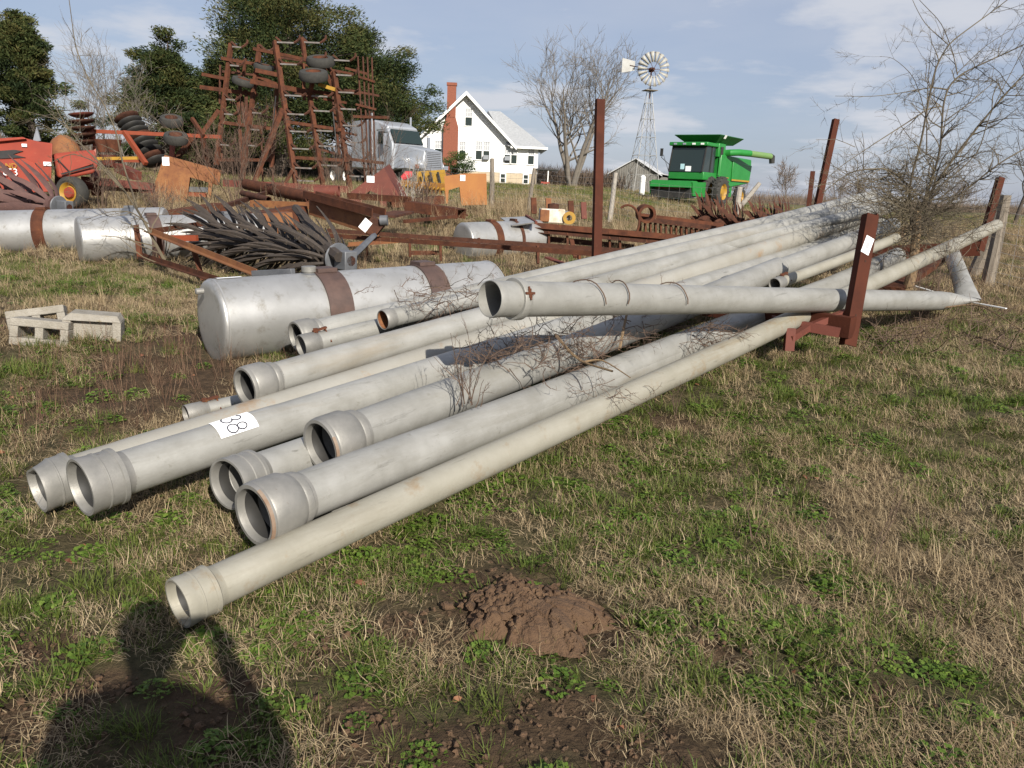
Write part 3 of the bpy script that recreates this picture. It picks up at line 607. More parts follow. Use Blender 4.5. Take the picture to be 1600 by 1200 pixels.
# thorny tree growing up through the trailer
bp_ = on(1424, 8.6)
tt = thing('thorn_tree', 'leafless thorny tree sprouting through the pipe trailer, its limbs leaning over the pipes', 'tree', bp_)
m_ = MB()
base = Vector((bp_.x, bp_.y, bp_.z - .05))
path_limb(m_, [base] + px((1424, 440, 8.6), (1430, 390, 8.65), (1434, 330, 8.7)), .062, .045, 9)
tk = m_.build('trunk', WOODT, tt, True)
m_ = MB()
mains = [(((1432, 345, 8.7), (1450, 300, 8.7), (1470, 235, 8.6), (1473, 165, 8.5), (1482, 135, 8.5), (1502, 115, 8.45), (1545, 95, 8.4), (1600, 70, 8.3), (1680, 30, 8.2)), .017, .004, 30),
 (((1436, 330, 8.7), (1480, 260, 8.6), (1530, 195, 8.4), (1570, 148, 8.3), (1610, 105, 8.2), (1680, 40, 8.0)), .016, .005, 28),
 (((1424, 350, 8.6), (1420, 290, 8.5), (1440, 220, 8.4), (1452, 150, 8.3), (1462, 105, 8.3), (1482, 68, 8.2), (1520, 40, 8.2), (1575, 0, 8.1), (1640, -60, 8.0)), .014, .0035, 16),
 (((1440, 350, 8.7), (1500, 305, 8.5), (1560, 255, 8.3), (1620, 222, 8.2), (1700, 180, 8.0)), .013, .005, 20),
 (((1430, 300, 8.6), (1390, 262, 8.5), (1335, 266, 8.4), (1312, 280, 8.3), (1285, 302, 8.2)), .012, .003, 12),
 (((1470, 166, 8.5), (1450, 170, 8.5), (1420, 190, 8.4), (1370, 222, 8.3), (1310, 262, 8.2), (1280, 290, 8.2)), .010, .002, 6),
 (((1480, 140, 8.5), (1455, 136, 8.5), (1410, 145, 8.5), (1365, 151, 8.4), (1305, 150, 8.4)), .009, .002, 5),
 (((1448, 240, 8.5), (1448, 170, 8.4), (1451, 110, 8.4), (1456, 65, 8.4)), .008, .002, 6),
 (((1496, 117, 8.4), (1490, 85, 8.4), (1472, 36, 8.3), (1440, 4, 8.2), (1410, -30, 8.2)), .006, .002, 3),
 (((1482, 70, 8.2), (1445, 38, 8.2), (1425, 0, 8.1), (1415, -40, 8.1)), .005, .0015, 2),
 (((1495, 115, 8.4), (1540, 70, 8.3), (1600, 35, 8.2)), .005, .002, 4),
 (((1452, 200, 8.5), (1430, 120, 8.4), (1396, 90, 8.3), (1375, 88, 8.3)), .005, .0015, 3),
 (((1440, 280, 8.6), (1400, 268, 8.5), (1350, 290, 8.4), (1325, 286, 8.3)), .008, .002, 8),
 (((1475, 190, 8.5), (1510, 165, 8.4), (1560, 122, 8.4), (1585, 112, 8.3)), .008, .002, 6),
 (((1440, 320, 8.5), (1470, 290, 8.4), (1530, 240, 8.4), (1545, 180, 8.3), (1600, 75, 8.2)), .010, .003, 8),
 (((1425, 330, 8.6), (1400, 310, 8.4), (1350, 320, 8.2), (1300, 285, 8.1)), .010, .002, 8)]
for pts, r0, r1, tw in mains: path_limb(m_, px(*pts), r0, r1, 6, int(tw * 1.5), (.12, .5), 3, .006)
m_.build('limbs', TWIG, tt, True, smooth=60)
m_ = MB()
for k in range(270):      # dense thorny brush round the forks
    p = at(1432 + rnd.gauss(-6, 30), 328 + rnd.gauss(0, 42), 8.6 + rnd.gauss(0, .2)); a_ = rnd.uniform(0, 6.28)
    limb(m_, p, (math.cos(a_), math.sin(a_) * .6, rnd.uniform(-.4, .9)), rnd.uniform(.25, .75), .0048, 3, 5, (.5, 1.2), .25, 0, (2, 4), .55, stop=.0018, seg=4)
m_.build('brush', TWIG, tt, True, smooth=60)
m_ = MB()
for k in range(210):       # fallen twigs and dead stalks under the trailer's end
    u = rnd.uniform(1340, 1590); v = rnd.uniform(485, 560); p = P2(u, v); a_ = rnd.uniform(0, 6.28)
    limb(m_, p + Vector((0, 0, .02)), (math.cos(a_), math.sin(a_), rnd.uniform(0, .9)), rnd.uniform(.2, .6), .004, 3, 4, (.3, 1.0), .2, 0, (1, 3), .5, stop=.0015, seg=4)
tag(m_.build('dead_twigs', VINE, None, smooth=60), kind='stuff')
bl = thing('fallen_branch', 'long curved tan branch lying on the grass by the kinked pipe end', 'branch', P2(1560, 520))
m_ = MB(); path_limb(m_, [P2(1370, 486) + Vector((0, 0, .35)), at(1440, 486, 7.9), at(1528, 473, 7.7), at(1565, 495, 7.3), at(1610, 525, 7.0)], .012, .005, 5); path_limb(m_, [P2(1500, 520), at(1545, 531, 7.2), at(1575, 545, 6.9), at(1610, 552, 6.7)], .011, .005, 5); m_.build('wood', WOODT, bl, True)
pl_ = thing('white_strap', 'narrow white plastic strap lying on the grass past the kinked pipe', 'strap', P2(1550, 478))
MB().beam(at(1430, 447, 8.9), at(1505, 470, 8.4), .03, .01).beam(at(1505, 470, 8.4), at(1572, 482, 8.0), .03, .01).build('plastic', WHITE, pl_, True)
# second bare tree past the right edge
def bare_tree(name, label, base, H, r, m, levels=5, up_d=(0, 0, 1), kids=(4, 6), spread=(.3, .8), ratio=.66, multi=1, group=None, seg=6, stop=.012, wob=.10, grav=.02, crown0=.25):
    t = thing(name, label, 'tree', base, group=group); tr_ = MB(); cr = MB()
    for k in range(multi):
        a_ = 6.28 * k / max(1, multi) + rnd.random(); ln = .0 if multi == 1 else rnd.uniform(.15, .4)
        d = Vector((up_d[0] + math.cos(a_) * ln, up_d[1] + math.sin(a_) * ln, 1)); pts = [Vector((math.cos(a_) * r * .5 * (multi > 1), math.sin(a_) * r * .5 * (multi > 1), -.1))]; rad = [r * (1 if multi == 1 else .7)]
        for i in range(7):
            d = (d + Vector((rnd.gauss(0, .08), rnd.gauss(0, .08), .05))).normalized(); pts.append(pts[-1] + d * H * .85 / 7); rad.append(rad[0] * (1 - .12 * (i + 1)))
        tr_.tube(pts, rad, 9, caps=False)
        for q in range(int(26 / multi) + 5):
            tt_ = rnd.uniform(crown0, 1.0); i = min(6, int(tt_ * 7)); p = pts[i].lerp(pts[i + 1], tt_ * 7 - i); a2 = rnd.uniform(0, 6.28); an = rnd.uniform(.35, 1.0) * (1.25 - tt_ * .6)
            nd = Vector((math.cos(a2) * math.sin(an), math.sin(a2) * math.sin(an), math.cos(an)))
            limb(cr, p, nd, H * rnd.uniform(.28, .46) * (1.15 - .6 * abs(tt_ - .35)), rad[i] * .5, 2, levels, spread, wob, grav, kids, ratio, stop=stop, seg=5)
    tr_.build('trunk', m, t, smooth=60); cr.build('crown', m, t, smooth=60); return t
bare_tree('bare_tree', 'dark leafless tree beyond the field fence at the right edge of the view', on(1594, 46), 6.6, .12, BARKD, 4, kids=(3, 4), stop=.012)
bare_tree('bare_tree', 'tall spreading leafless tree with pale bark between the white house and the windmill', on(892, 80), 11.3, .40, BARKG, 5, multi=4, kids=(3, 4), stop=.016, crown0=.22, spread=(.3, .7))
bare_tree('bare_tree', 'thin grey leafless tree standing between the two left cedars', on(152, 36), 5.2, .06, BARKG, 4, multi=3, kids=(3, 4), stop=.008)
bare_tree('bare_tree', 'pale leafless sapling in front of the left edge of the second cedar', on(206, 34), 4.0, .05, BARKG, 4, multi=2, kids=(3, 4), stop=.008)
# whip-like sapling and brushy limbs in front of the red baler
sp_ = thing('bare_sapling', 'crooked leafless sapling with long whip leaning in front of the faded red baler', 'sapling', on(262, 9.6))
m_ = MB(); b_ = on(262, 9.6)
path_limb(m_, [b_, at(245, 385, 9.7), at(225, 345, 9.8), at(200, 305, 9.9), at(165, 262, 10), at(128, 228, 10.1), at(92, 180, 10.2), at(75, 140, 10.3)], .024, .004, 6, 18, (.25, .7), 3, .006)
path_limb(m_, px((190, 295, 9.9), (150, 252, 10), (110, 238, 10.2), (70, 260, 10.3)), .012, .003, 5, 6, (.2, .5), 3, .005)
path_limb(m_, px((215, 325, 9.8), (190, 250, 9.9), (182, 205, 9.9), (160, 158, 10), (138, 125, 10), (118, 75, 10.1), (112, 30, 10.2), (106, -15, 10.2)), .012, .0045, 5, 4, (.2, .5), 4, .004)
path_limb(m_, px((232, 350, 9.8), (205, 330, 9.7), (170, 330, 9.6), (130, 345, 9.5)), .010, .002, 5, 6, (.2, .5), 3, .004)
m_.build('limbs', TWIG, sp_, True, smooth=60)
# brushy weeds on a tall clump before the cultivator
for i, (u, v, d, hh_, nn, lab) in enumerate(((372, 300, 19, 2.3, 26, 'tall brown weedy bush standing left of the leaning cultivator leg'), (318, 265, 21, 1.8, 18, 'dry weedy bush behind the rusty sheet box with a cut-out'), (592, 270, 24, 2.7, 16, 'thin leafless bush standing before the silver truck door'), (640, 300, 20, 1.3, 14, 'low pale dry bush beside the tipped rusty red box'), (452, 318, 16.5, 1.0, 16, 'brown brush growing up through the wide rusty beam'), (252, 332, 15.2, .9, 14, 'low brown brush before the foot of the L-shaped rusty box'), (525, 290, 24.5, 1.8, 16, 'brown bush at the right foot of the folded cultivator'), (668, 318, 18, 1.0, 16, 'low reddish dry bush before the upright orange box'), (160, 305, 17.2, 1.1, 12, 'brown dry bush right of the yellow-rimmed wheel'), (1478, 470, 8.2, .8, 10, 'dry weed clump in the grass below the raised end of the front pipe'))):
    p = on(u, d); t = thing('dry_bush', lab, 'bush', p, group='dry bushes among the machinery'); m_ = MB()
    for k in range(nn):
        a_ = rnd.uniform(0, 6.28); limb(m_, (math.cos(a_) * .2 * rnd.random(), math.sin(a_) * .2 * rnd.random(), 0), (math.cos(a_) * .25, math.sin(a_) * .25, 1), hh_ * rnd.uniform(.5, 1), .010 if i < 9 else .004, 2, 4, (.2, .7), .1, .02, (4, 6), .4, stop=.004 if i < 9 else .0015, seg=5)
    m_.build('stems', VINE if i != 3 else WOODP, t, smooth=60)
# vines and dead weeds on the pipes
vn = thing('dry_vine', 'tangle of dry brown vine creeping over the middle of the pipe heap', 'vine', at(920, 540, 5.2))
m_ = MB()
def wrap_vine(a_, e_, r_, t, span, th0=-1.7, th1=1.7, lean=.12):
    d_, s1, s2 = axes(e_ - a_); P_ = []
    n_ = 12
    for i in range(n_ + 1):
        th = th0 + (th1 - th0) * i / n_; P_.append(a_ + d_ * (t + lean * i / n_) + (s1 * math.sin(th) * 1 + s2 * math.cos(th)) * (r_ + .006 + .004 * rnd.random()))
    m_.tube(P_, .004, 5, caps=False)
    for q in range(5):
        p = rnd.choice(P_); limb(m_, p, (rnd.gauss(0, 1), -.4, rnd.gauss(0, 1)), .06, .002, 4, 5, (.4, 1), .3, 0, (2, 3), .6, stop=.0012, seg=3)
for t, ln in ((.62, .14), (1.0, -.05), (1.42, .10)): wrap_vine(cross_a, cross_e, .1016, t, 1, lean=ln)
def clump(u, v, d, n_, L_, su=14, sv=8, dirz=.5, r_=.0035, kids=(2, 4)):
    for k in range(n_):
        p = at(u + rnd.gauss(0, su), v + rnd.gauss(0, sv), d + rnd.gauss(0, .08)); a_ = rnd.uniform(0, 6.28)
        limb(m_, p, (math.cos(a_), math.sin(a_) * .6, rnd.uniform(dirz - .6, dirz + .5)), rnd.uniform(.4, 1) * L_, r_, 3, 5, (.4, 1.1), .28, 0, kids, .5, stop=.0013, seg=5)
clump(870, 545, 4.75, 58, .34, 55, 14, .25); clump(960, 520, 5.3, 34, .30, 50, 12, .15); clump(1110, 535, 5.6, 36, .28, 14, 22, .3); clump(700, 460, 5.5, 34, .26, 42, 9, .2); clump(800, 560, 4.4, 34, .25, 40, 14, .2)
clump(960, 625, 4.5, 12, .28, 14, 22, -.3, .0022); clump(1000, 505, 5.9, 26, .3, 60, 6, .1)
m_.build('stems', VINE, vn, True, smooth=60)
st_ = thing('weed_stalks', 'upright clump of dead weed stalks rising between the third pipe and the big bell pipe', 'weeds', at(730, 632, 3.95)); m_ = MB()
for k in range(12):
    p = at(730 + rnd.gauss(0, 8), 632 + rnd.gauss(0, 3), 3.95 + rnd.gauss(0, .04)); limb(m_, p, (rnd.gauss(0, .35), rnd.gauss(0, .3), 1), rnd.uniform(.15, .40), .003, 3, 5, (.3, .9), .16, .02, (2, 4), .4, stop=.0012, seg=5)
m_.build('stems', VINE, st_, True, smooth=60)
sk = thing('broken_stick', 'pale broken stick poking out across the big bell pipe', 'stick', at(905, 575, 4.5)); m_ = MB(); path_limb(m_, px((868, 523, 4.75), (890, 550, 4.6), (910, 566, 4.5), (957, 580, 4.25)), .010, .006, 5); path_limb(m_, px((910, 566, 4.5), (940, 560, 4.5), (985, 590, 4.3)), .007, .003, 5); path_limb(m_, px((968, 545, 5.0), (978, 495, 5.2), (985, 470, 5.3)), .010, .007, 5); m_.build('wood', WOODT, sk, True)
for i, (u, v, d, hh_, lab) in enumerate(((1365, 880, 3.2, .45, 'thin dry weed stem standing alone in the grass at lower right'), (1175, 850, 3.4, .3, 'short dry weed stem in the grass right of the mud mound'), (1055, 655, 4.6, .28, 'forked dead stalk in the dark grass patch beneath the front pipe'))):
    p = P2(u, v); t = thing('dry_weed', lab, 'weed', p); m_ = MB()
    for k in range(2 + i): limb(m_, (0, 0, 0), (rnd.gauss(0, .15), rnd.gauss(0, .15), 1), hh_ * rnd.uniform(.7, 1), .0025, 3, 5, (.3, .8), .08, .03, (3, 5), .3, stop=.001, seg=6)
    m_.build('stem', VINE, t, smooth=60)
# ---------------------------------------------------------------- evergreen cedars
CED = None
def leaf_mat(name, cols):
    m = bpy.data.materials.new(name); m.use_nodes = True; t = m.node_tree; n = t.nodes; b = n['Principled BSDF']; L = t.links.new
    b.inputs['Roughness'].default_value = .8; b.inputs['Specular IOR Level'].default_value = .2
    v = n.new('ShaderNodeVertexColor'); v.layer_name = 'var'; sp = n.new('ShaderNodeSeparateColor'); L(v.outputs[0], sp.inputs[0]); r = n.new('ShaderNodeValToRGB'); el = r.color_ramp.elements
    while len(el) < len(cols): el.new(.5)
    for i, c in enumerate(cols): el[i].position = i / (len(cols) - 1); el[i].color = (*c, 1)
    L(sp.outputs[0], r.inputs[0]); L(r.outputs[0], b.inputs['Base Color']); return m
M_CEDAR = leaf_mat('cedar_foliage', [(.014, .024, .008), (.027, .041, .012), (.046, .057, .016), (.078, .068, .021), (.075, .088, .03)])
M_SHRUB = leaf_mat('shrub_foliage', [(.015, .03, .008), (.03, .055, .012), (.05, .08, .02), (.10, .12, .04)])
def foliage(centers, n_per, size, up_bias, spread_r, parent, m, name='crown'):
    """leaf sprays round clump centres (x, y, z, radius, outward direction, tone)"""
    c_ = np.array(centers); n = len(c_) * n_per; q = np.clip(rng.normal(0, .5, (n, 3)), -.95, .95); c_ = np.repeat(c_, n_per, 0)
    q *= c_[:, 3:4]; q[:, 2] *= .55; p = c_[:, :3] + q
    d = np.stack([c_[:, 4], c_[:, 5], np.full(n, up_bias)], -1) + rng.normal(0, .6, (n, 3)); d /= np.linalg.norm(d, axis=1)[:, None]
    s = np.cross(d, rng.normal(0, 1, (n, 3))); s /= np.linalg.norm(s, axis=1)[:, None]; L_ = (size * rng.uniform(.5, 1.5, n))[:, None]; w_ = L_ * rng.uniform(.08, .18, n)[:, None]
    V = np.stack([p - d * L_ * .4, p + s * w_, p + d * L_ * .6, p - s * w_], 1).reshape(-1, 3); A = np.repeat(np.clip(c_[:, 6] + rng.normal(0, .14, n), 0, 1), 4)
    me = bpy.data.meshes.new(name); me.vertices.add(4 * n); me.vertices.foreach_set('co', V.astype(np.float32).reshape(-1)); me.loops.add(4 * n); me.loops.foreach_set('vertex_index', np.arange(4 * n, dtype=np.int32)); me.polygons.add(n); me.polygons.foreach_set('loop_start', np.arange(0, 4 * n, 4, dtype=np.int32)); me.update(calc_edges=True); me.materials.append(m)
    ca = me.color_attributes.new('var', 'FLOAT_COLOR', 'POINT'); ca.data.foreach_set('color', np.repeat(A.astype(np.float32)[:, None], 4, 1).reshape(-1))
    o = bpy.data.objects.new(name, me); C.objects.link(o); o.parent = parent; return o
def cedar(label, base, H, rad, z0, n_cl, n_per, lean=(0, 0), tops=1, shape=.75, tr=.22, seed=1, tone=.42):
    t = thing('cedar_tree', label, 'tree', base, group='evergreen cedars behind the yard'); cs_ = []; m_ = MB()
    r_ = np.random.default_rng(seed)
    tp = [(lean[0] + r_.uniform(-.3, .3) * rad * (tops > 1), lean[1], H * (1 if i == 0 else r_.uniform(.75, .95))) for i in range(tops)]
    for q in tp: m_.tube([(0, 0, -.1), (q[0] * .15, q[1] * .15, H * .25), (q[0] * .5, q[1] * .5, H * .6), q], [tr, tr * .85, tr * .5, .02], 7)
    for i in range(n_cl):
        q = tp[i % tops]; f = r_.random() ** .85; z = z0 + (q[2] - z0) * f
        a_ = r_.uniform(0, 6.283); prof = (1 - f) ** shape * (.35 + .65 * min(1, f * 5 + .45)); lob = .45 + 1.05 * vnoise(np.array([a_ * 1.3 + seed]), np.array([z * .55 + seed * 7.0]))[0]
        rr = rad * prof * lob * r_.uniform(.3, 1.12) + .1; k = f * .85
        x = q[0] * k + math.cos(a_) * rr; y = q[1] * k + math.sin(a_) * rr
        cr = rad * .17 * r_.uniform(.6, 1.3) + .12
        cs_.append((x, y, z + rr * .1, cr, math.cos(a_), math.sin(a_), tone + r_.normal(0, .18) + .15 * math.sin(z * 1.7 + a_ * 2)))
        if i % 3 == 0: m_.tube([(q[0] * k, q[1] * k, z - rr * .25), (x * .6 + q[0] * k * .4, y * .6 + q[1] * k * .4, z - rr * .05), (x, y, z)], [tr * .22 * (1.1 - f), tr * .14, .01], 4, caps=False)
    m_.build('trunk', BARKD, t, smooth=60); foliage(cs_, int(n_per * 5.2), .20, .42, 1, t, M_CEDAR); return t
cedar('bushy dark cedar standing apart at the far left of the yard', on(62, 45), 8.1, 2.4, 1.6, 170, 70, seed=3, tops=2, shape=.55, tone=.45)
cedar('mid-sized bright green cedar left of the tallest cedar', on(262, 50), 8.3, 3.1, 1.0, 210, 70, seed=5, tops=3, shape=.6, tone=.40)
cedar('tallest cedar, rising out of view behind the rusty cultivator', on(440, 52), 15.5, 5.4, .8, 420, 75, seed=8, tops=3, shape=.55, tr=.35, tone=.45)
cedar('spreading cedar whose right limbs reach over the silver truck', on(560, 54), 9.4, 5.0, 2.8, 300, 70, seed=12, tops=3, shape=.5, lean=(.5, 0), tone=.33)
cedar('low dark cedar filling the gap behind the cultivator legs', on(345, 56), 7.5, 3.4, .3, 200, 70, seed=21, tops=2, shape=.5, tone=.22)
sb = thing('evergreen_shrub', 'round dark green shrub before the white house chimney', 'shrub', on(716, 52)); cs_ = []
for i in range(110):
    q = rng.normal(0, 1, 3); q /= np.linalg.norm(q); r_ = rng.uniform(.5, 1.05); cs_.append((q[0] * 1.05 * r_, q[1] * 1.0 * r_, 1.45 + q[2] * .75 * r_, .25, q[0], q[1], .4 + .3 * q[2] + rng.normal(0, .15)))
foliage(cs_, 60, .11, .3, 1, sb, M_SHRUB, 'foliage'); m_ = MB()
for k in range(7): a_ = k * .9; m_.tube([(0, 0, -.05), (math.cos(a_) * .25, math.sin(a_) * .25, .5), (math.cos(a_) * .6, math.sin(a_) * .6, 1.4)], [.05, .04, .02], 5)
m_.build('stem', BARKD, sb)
# distant brush band and hedgerow trees
def brush_band(name, segs, m, h, n, kind='stuff'):
    V, F = [], []
    for k in range(n):
        (u0, d0), (u1, d1) = segs; f = rng.random(); p = at(u0 + (u1 - u0) * f, 300, d0 + (d1 - d0) * rng.random()); z = G(p.x, p.y); hh = h * rng.uniform(.3, 1.1) * (.6 + .8 * vnoise(np.array([p.x * .08]), np.array([p.y * .05]))[0]); w_ = min(.12, hh * rng.uniform(.01, .04)); dx = rng.normal(0, .3) * hh; b0 = len(V); a_ = rng.uniform(0, 3.14); zz = z + rng.uniform(-.05, .5) * hh
        V += [(p.x - math.cos(a_) * w_, p.y - math.sin(a_) * w_, zz - .3), (p.x + math.cos(a_) * w_, p.y + math.sin(a_) * w_, zz - .3), (p.x + dx, p.y, zz + hh * .7)]; F.append((b0, b0 + 1, b0 + 2))
    me = bpy.data.meshes.new(name); me.from_pydata(V, [], F); me.materials.append(m); o = bpy.data.objects.new(name, me); C.objects.link(o); return tag(o, kind=kind)
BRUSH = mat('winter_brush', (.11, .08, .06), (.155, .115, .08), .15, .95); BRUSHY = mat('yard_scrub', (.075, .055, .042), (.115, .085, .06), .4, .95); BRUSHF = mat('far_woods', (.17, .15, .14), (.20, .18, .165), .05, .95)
brush_band('field_brush', ((1120, 150), (1800, 260)), BRUSH, 2.2, 30000)
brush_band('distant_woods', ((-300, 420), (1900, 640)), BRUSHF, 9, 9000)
brush_band('yard_brush', ((838, 92), (1060, 100)), BRUSHY, 2.6, 14000)
brush_band('yard_brush', ((-150, 64), (660, 72)), BRUSHY, 2.6, 22000)
for u, d, H, lab in ((1228, 170, 7.5, 'far leafless tree in the field brush just left of the tall leaning stake'), (1310, 185, 6, 'far small leafless tree just right of the tall leaning stake'), (1340, 175, 5, 'far low leafless tree in the brush behind the tops of the pipes'), (1150, 200, 6, 'far small leafless tree beside the rear of the green combine'), (1505, 190, 6, 'far small leafless tree behind the thorny tree limbs')):
    bare_tree('field_tree', lab, on(u, d), H, .12, BRUSH, 4, multi=3, kids=(3, 4), stop=.03, group='small leafless trees far across the field')

# ---------------------------------------------------------------- white house
hp = on(725, 75); hz = G(hp.x, hp.y); hy = math.atan2(-hp.x, hp.y)
ho = thing('farmhouse', 'white gabled farmhouse with a tall red brick chimney', 'house', (hp.x, hp.y, hz), hy * .6)
SID = mat('white_siding', (.82, .82, .81), (.78, .78, .77), 3, .6)
m_ = MB(); m_.prism([(-4.1, 0, 1.05), (4.1, 0, 1.05), (4.1, 0, 3.75), (0, 0, 7.75), (-4.1, 0, 3.75)], (0, 9, 0)); m_.box((5.45, 4.5, 2.2), (2.7, 8.99, 2.3)); wl = m_.build('wall', SID, ho, smooth=0)
m_ = MB()
for z in np.arange(1.2, 7.4, .23):                       # lap siding courses standing proud of the wall
    hw = 4.1 if z < 3.75 else 4.1 * (7.75 - z) / 4.0
    m_.box((0, -.012, z), (2 * hw - .1, .02, .012))
    if z < 3.3: m_.box((5.45, -.0, z), (2.6, .02, .012))
m_.build('siding', SID, ho, smooth=0)
m_ = MB(); m_.box((1.35, 4.5, .5), (10.75, 8.9, 1.1)); fd = m_.build('foundation', BLOCKM, ho, smooth=0)
m_ = MB()
for sx in (-1, 1):
    for o_, th, wd in ((0, .14, 9.9),):
        a = Vector((0, -.75, 8.05)); b2 = Vector((sx * 4.75, -.75, 3.42)); nrm = Vector((sx * .70, 0, .71))
        m_.prism([a, b2, b2 - nrm * .14, a - nrm * .14 + Vector((0, 0, -.04))], (0, 10.2, 0))
rf = m_.build('roof', ROOF, ho, smooth=0)
m_ = MB()
for sx in (-1, 1):
    a = Vector((0, -.79, 8.03)); b2 = Vector((sx * 4.75, -.79, 3.40)); m_.prism([a, b2, b2 + Vector((0, 0, -.30)), a + Vector((0, 0, -.33))], (0, .035, 0))
m_.build('fascia', WHITE, rf, smooth=0)
m_ = MB(); E = [(4.0, -.6, 3.42), (7.6, -.6, 3.42), (7.6, 9.6, 3.42), (0, 9.6, 3.42)]; Rr = [(2.0, 4.5, 6.9), (3.2, 4.5, 6.9)]
m_.add(E + Rr, [(0, 1, 5, 4), (1, 2, 5), (2, 3, 4, 5), (3, 0, 4), (3, 2, 1, 0)]); m_.build('roof', ROOF, ho, smooth=0)
m_ = MB(); m_.box((5.9, -.62, 3.36), (3.4, .04, .2)); m_.box((7.62, 4.5, 3.36), (.04, 10.2, .2)); m_.build('fascia', WHITE, ho, smooth=0)
m_ = MB(); m_.box((-1.35, -.28, 2.45), (1.35, .54, 4.9)); m_.prism([(-2.025, -.55, 4.9), (-.675, -.55, 4.9), (-.95, -.55, 5.75), (-1.75, -.55, 5.75)], (0, .54, 0)); m_.box((-1.35, -.28, 7.15), (.80, .54, 2.9)); m_.box((-1.35, -.28, 8.6), (.92, .66, .25)); m_.build('chimney', BRICK, ho, smooth=0)
def window(parent, x, z, w_, h_, y=0, lattice=True, cols=3):
    m_ = MB()
    for sx in (-1, 1): m_.box((x + sx * (w_ / 2 + .04), y - .03, z), (.09, .07, h_ + .16))
    m_.box((x, y - .03, z + h_ / 2 + .04), (w_, .07, .09)); m_.box((x, y - .04, z - h_ / 2 - .05), (w_ + .25, .11, .07)); m_.box((x, y - .02, z), (w_, .05, .05))
    if lattice:
        for k in range(1, cols): m_.box((x - w_ / 2 + w_ * k / cols, y - .02, z + h_ / 4), (.025, .03, h_ / 2))
        m_.box((x, y - .02, z + h_ * .27), (w_, .03, .025))
    f = m_.build('window', WHITE, parent, smooth=0); MB().box((x, y - .006, z - h_ / 4), (w_, .012, h_ / 2)).build('pane', GLASS, f, smooth=0); MB().box((x, y - .006, z + h_ / 4), (w_, .012, h_ / 2)).build('pane', CURT if lattice else GLASS, f, smooth=0); return f
for x, z, w_, h_ in ((.25, 5.85, .62, 1.5), (1.3, 2.95, .62, 1.6), (1.95, 2.95, .62, 1.6), (3.95, 2.7, .55, 1.55), (4.55, 2.7, .55, 1.55), (6.15, 2.7, .55, 1.55), (-2.5, 2.95, .6, 1.4), (-.25, 2.9, .55, 1.5)): window(ho, x, z, w_, h_, -.012)
for x in (3.6, 5.75): window(ho, x, .55, .42, .75, .04, False)
for x in (1.95, 3.95): MB().box((x, -.22, 2.35), (.5, .4, .38)).build('window_unit', SILVER, ho, smooth=0)
lt_ = thing('open_shelter', 'low dark roofed shelter on a thin white post beside the white house', 'shelter', on(852, 76)); m_ = MB(); m_.box((0, 0, 1.5), (2.2, 2.5, .12)); m_.build('roof', BLACK, lt_); MB().box((.15, -1.1, .7), (.09, .09, 1.5)).build('post', WHITE, lt_); MB().box((-.95, -1.1, .7), (.09, .09, 1.5)).build('post', WOOD, lt_)
ct = thing('garden_cart', 'small red cart parked under the dark shelter by the house', 'cart', on(851, 75)); MB().box((0, 0, .28), (.8, .5, .2)).build('tray', BRED, ct); 
for s_ in (-.28, .28): MB().lathe((s_, -.28, .13), (s_, -.2, .13), [(0, 0), (0, .13), (.07, .13), (.07, 0)], 12).build('wheel', BLACK, ct)

# ---------------------------------------------------------------- barn
bp2 = on(990, 92); bn = thing('old_barn', 'grey board barn with pale metal roof behind the windmill', 'barn', bp2, R(-16)); m_ = MB(); BOARD = mat('grey_boards', (.13, .125, .115), (.20, .19, .17), 3, .95, stretch=(5, 5, .6), c3=(.08, .07, .06)); TIN = mat('tin_roof', (.55, .56, .57), (.47, .47, .47), 2, .5, .2, stretch=(4, 1, 1))
m_.prism([(-2.6, 0, -.1), (2.6, 0, -.1), (2.6, 0, 2.1), (0, 0, 3.6), (-2.6, 0, 2.1)], (0, 8, 0)); m_.build('wall', BOARD, bn, smooth=0)
for k in range(20): x = -2.47 + k * .26; MB().box((x, -.02, (2.1 + (1 - abs(x) / 2.6) * 1.5) / 2 - .05), (.235, .03, 2.05 + (1 - abs(x) / 2.6) * 1.5)).build('board', BOARD, bn, smooth=0)
m_ = MB()
for sx in (-1, 1): m_.prism([(0, -.4, 3.78), (sx * 3.1, -.4, 1.98), (sx * 3.1, -.4, 1.88), (0, -.4, 3.68)], (0, 8.8, 0))
m_.build('roof', TIN, bn, smooth=0)
m_ = MB(); m_.box((4.0, 4.2, .85), (2.6, 7.4, 1.9)); m_.build('lean_to', BOARD, bn, smooth=0); m_ = MB(); m_.prism([(2.7, .2, 2.15), (5.5, .2, 1.75), (5.5, .2, 1.83), (2.7, .2, 2.23)], (0, 8, 0)); m_.build('roof', TIN, bn, smooth=0)

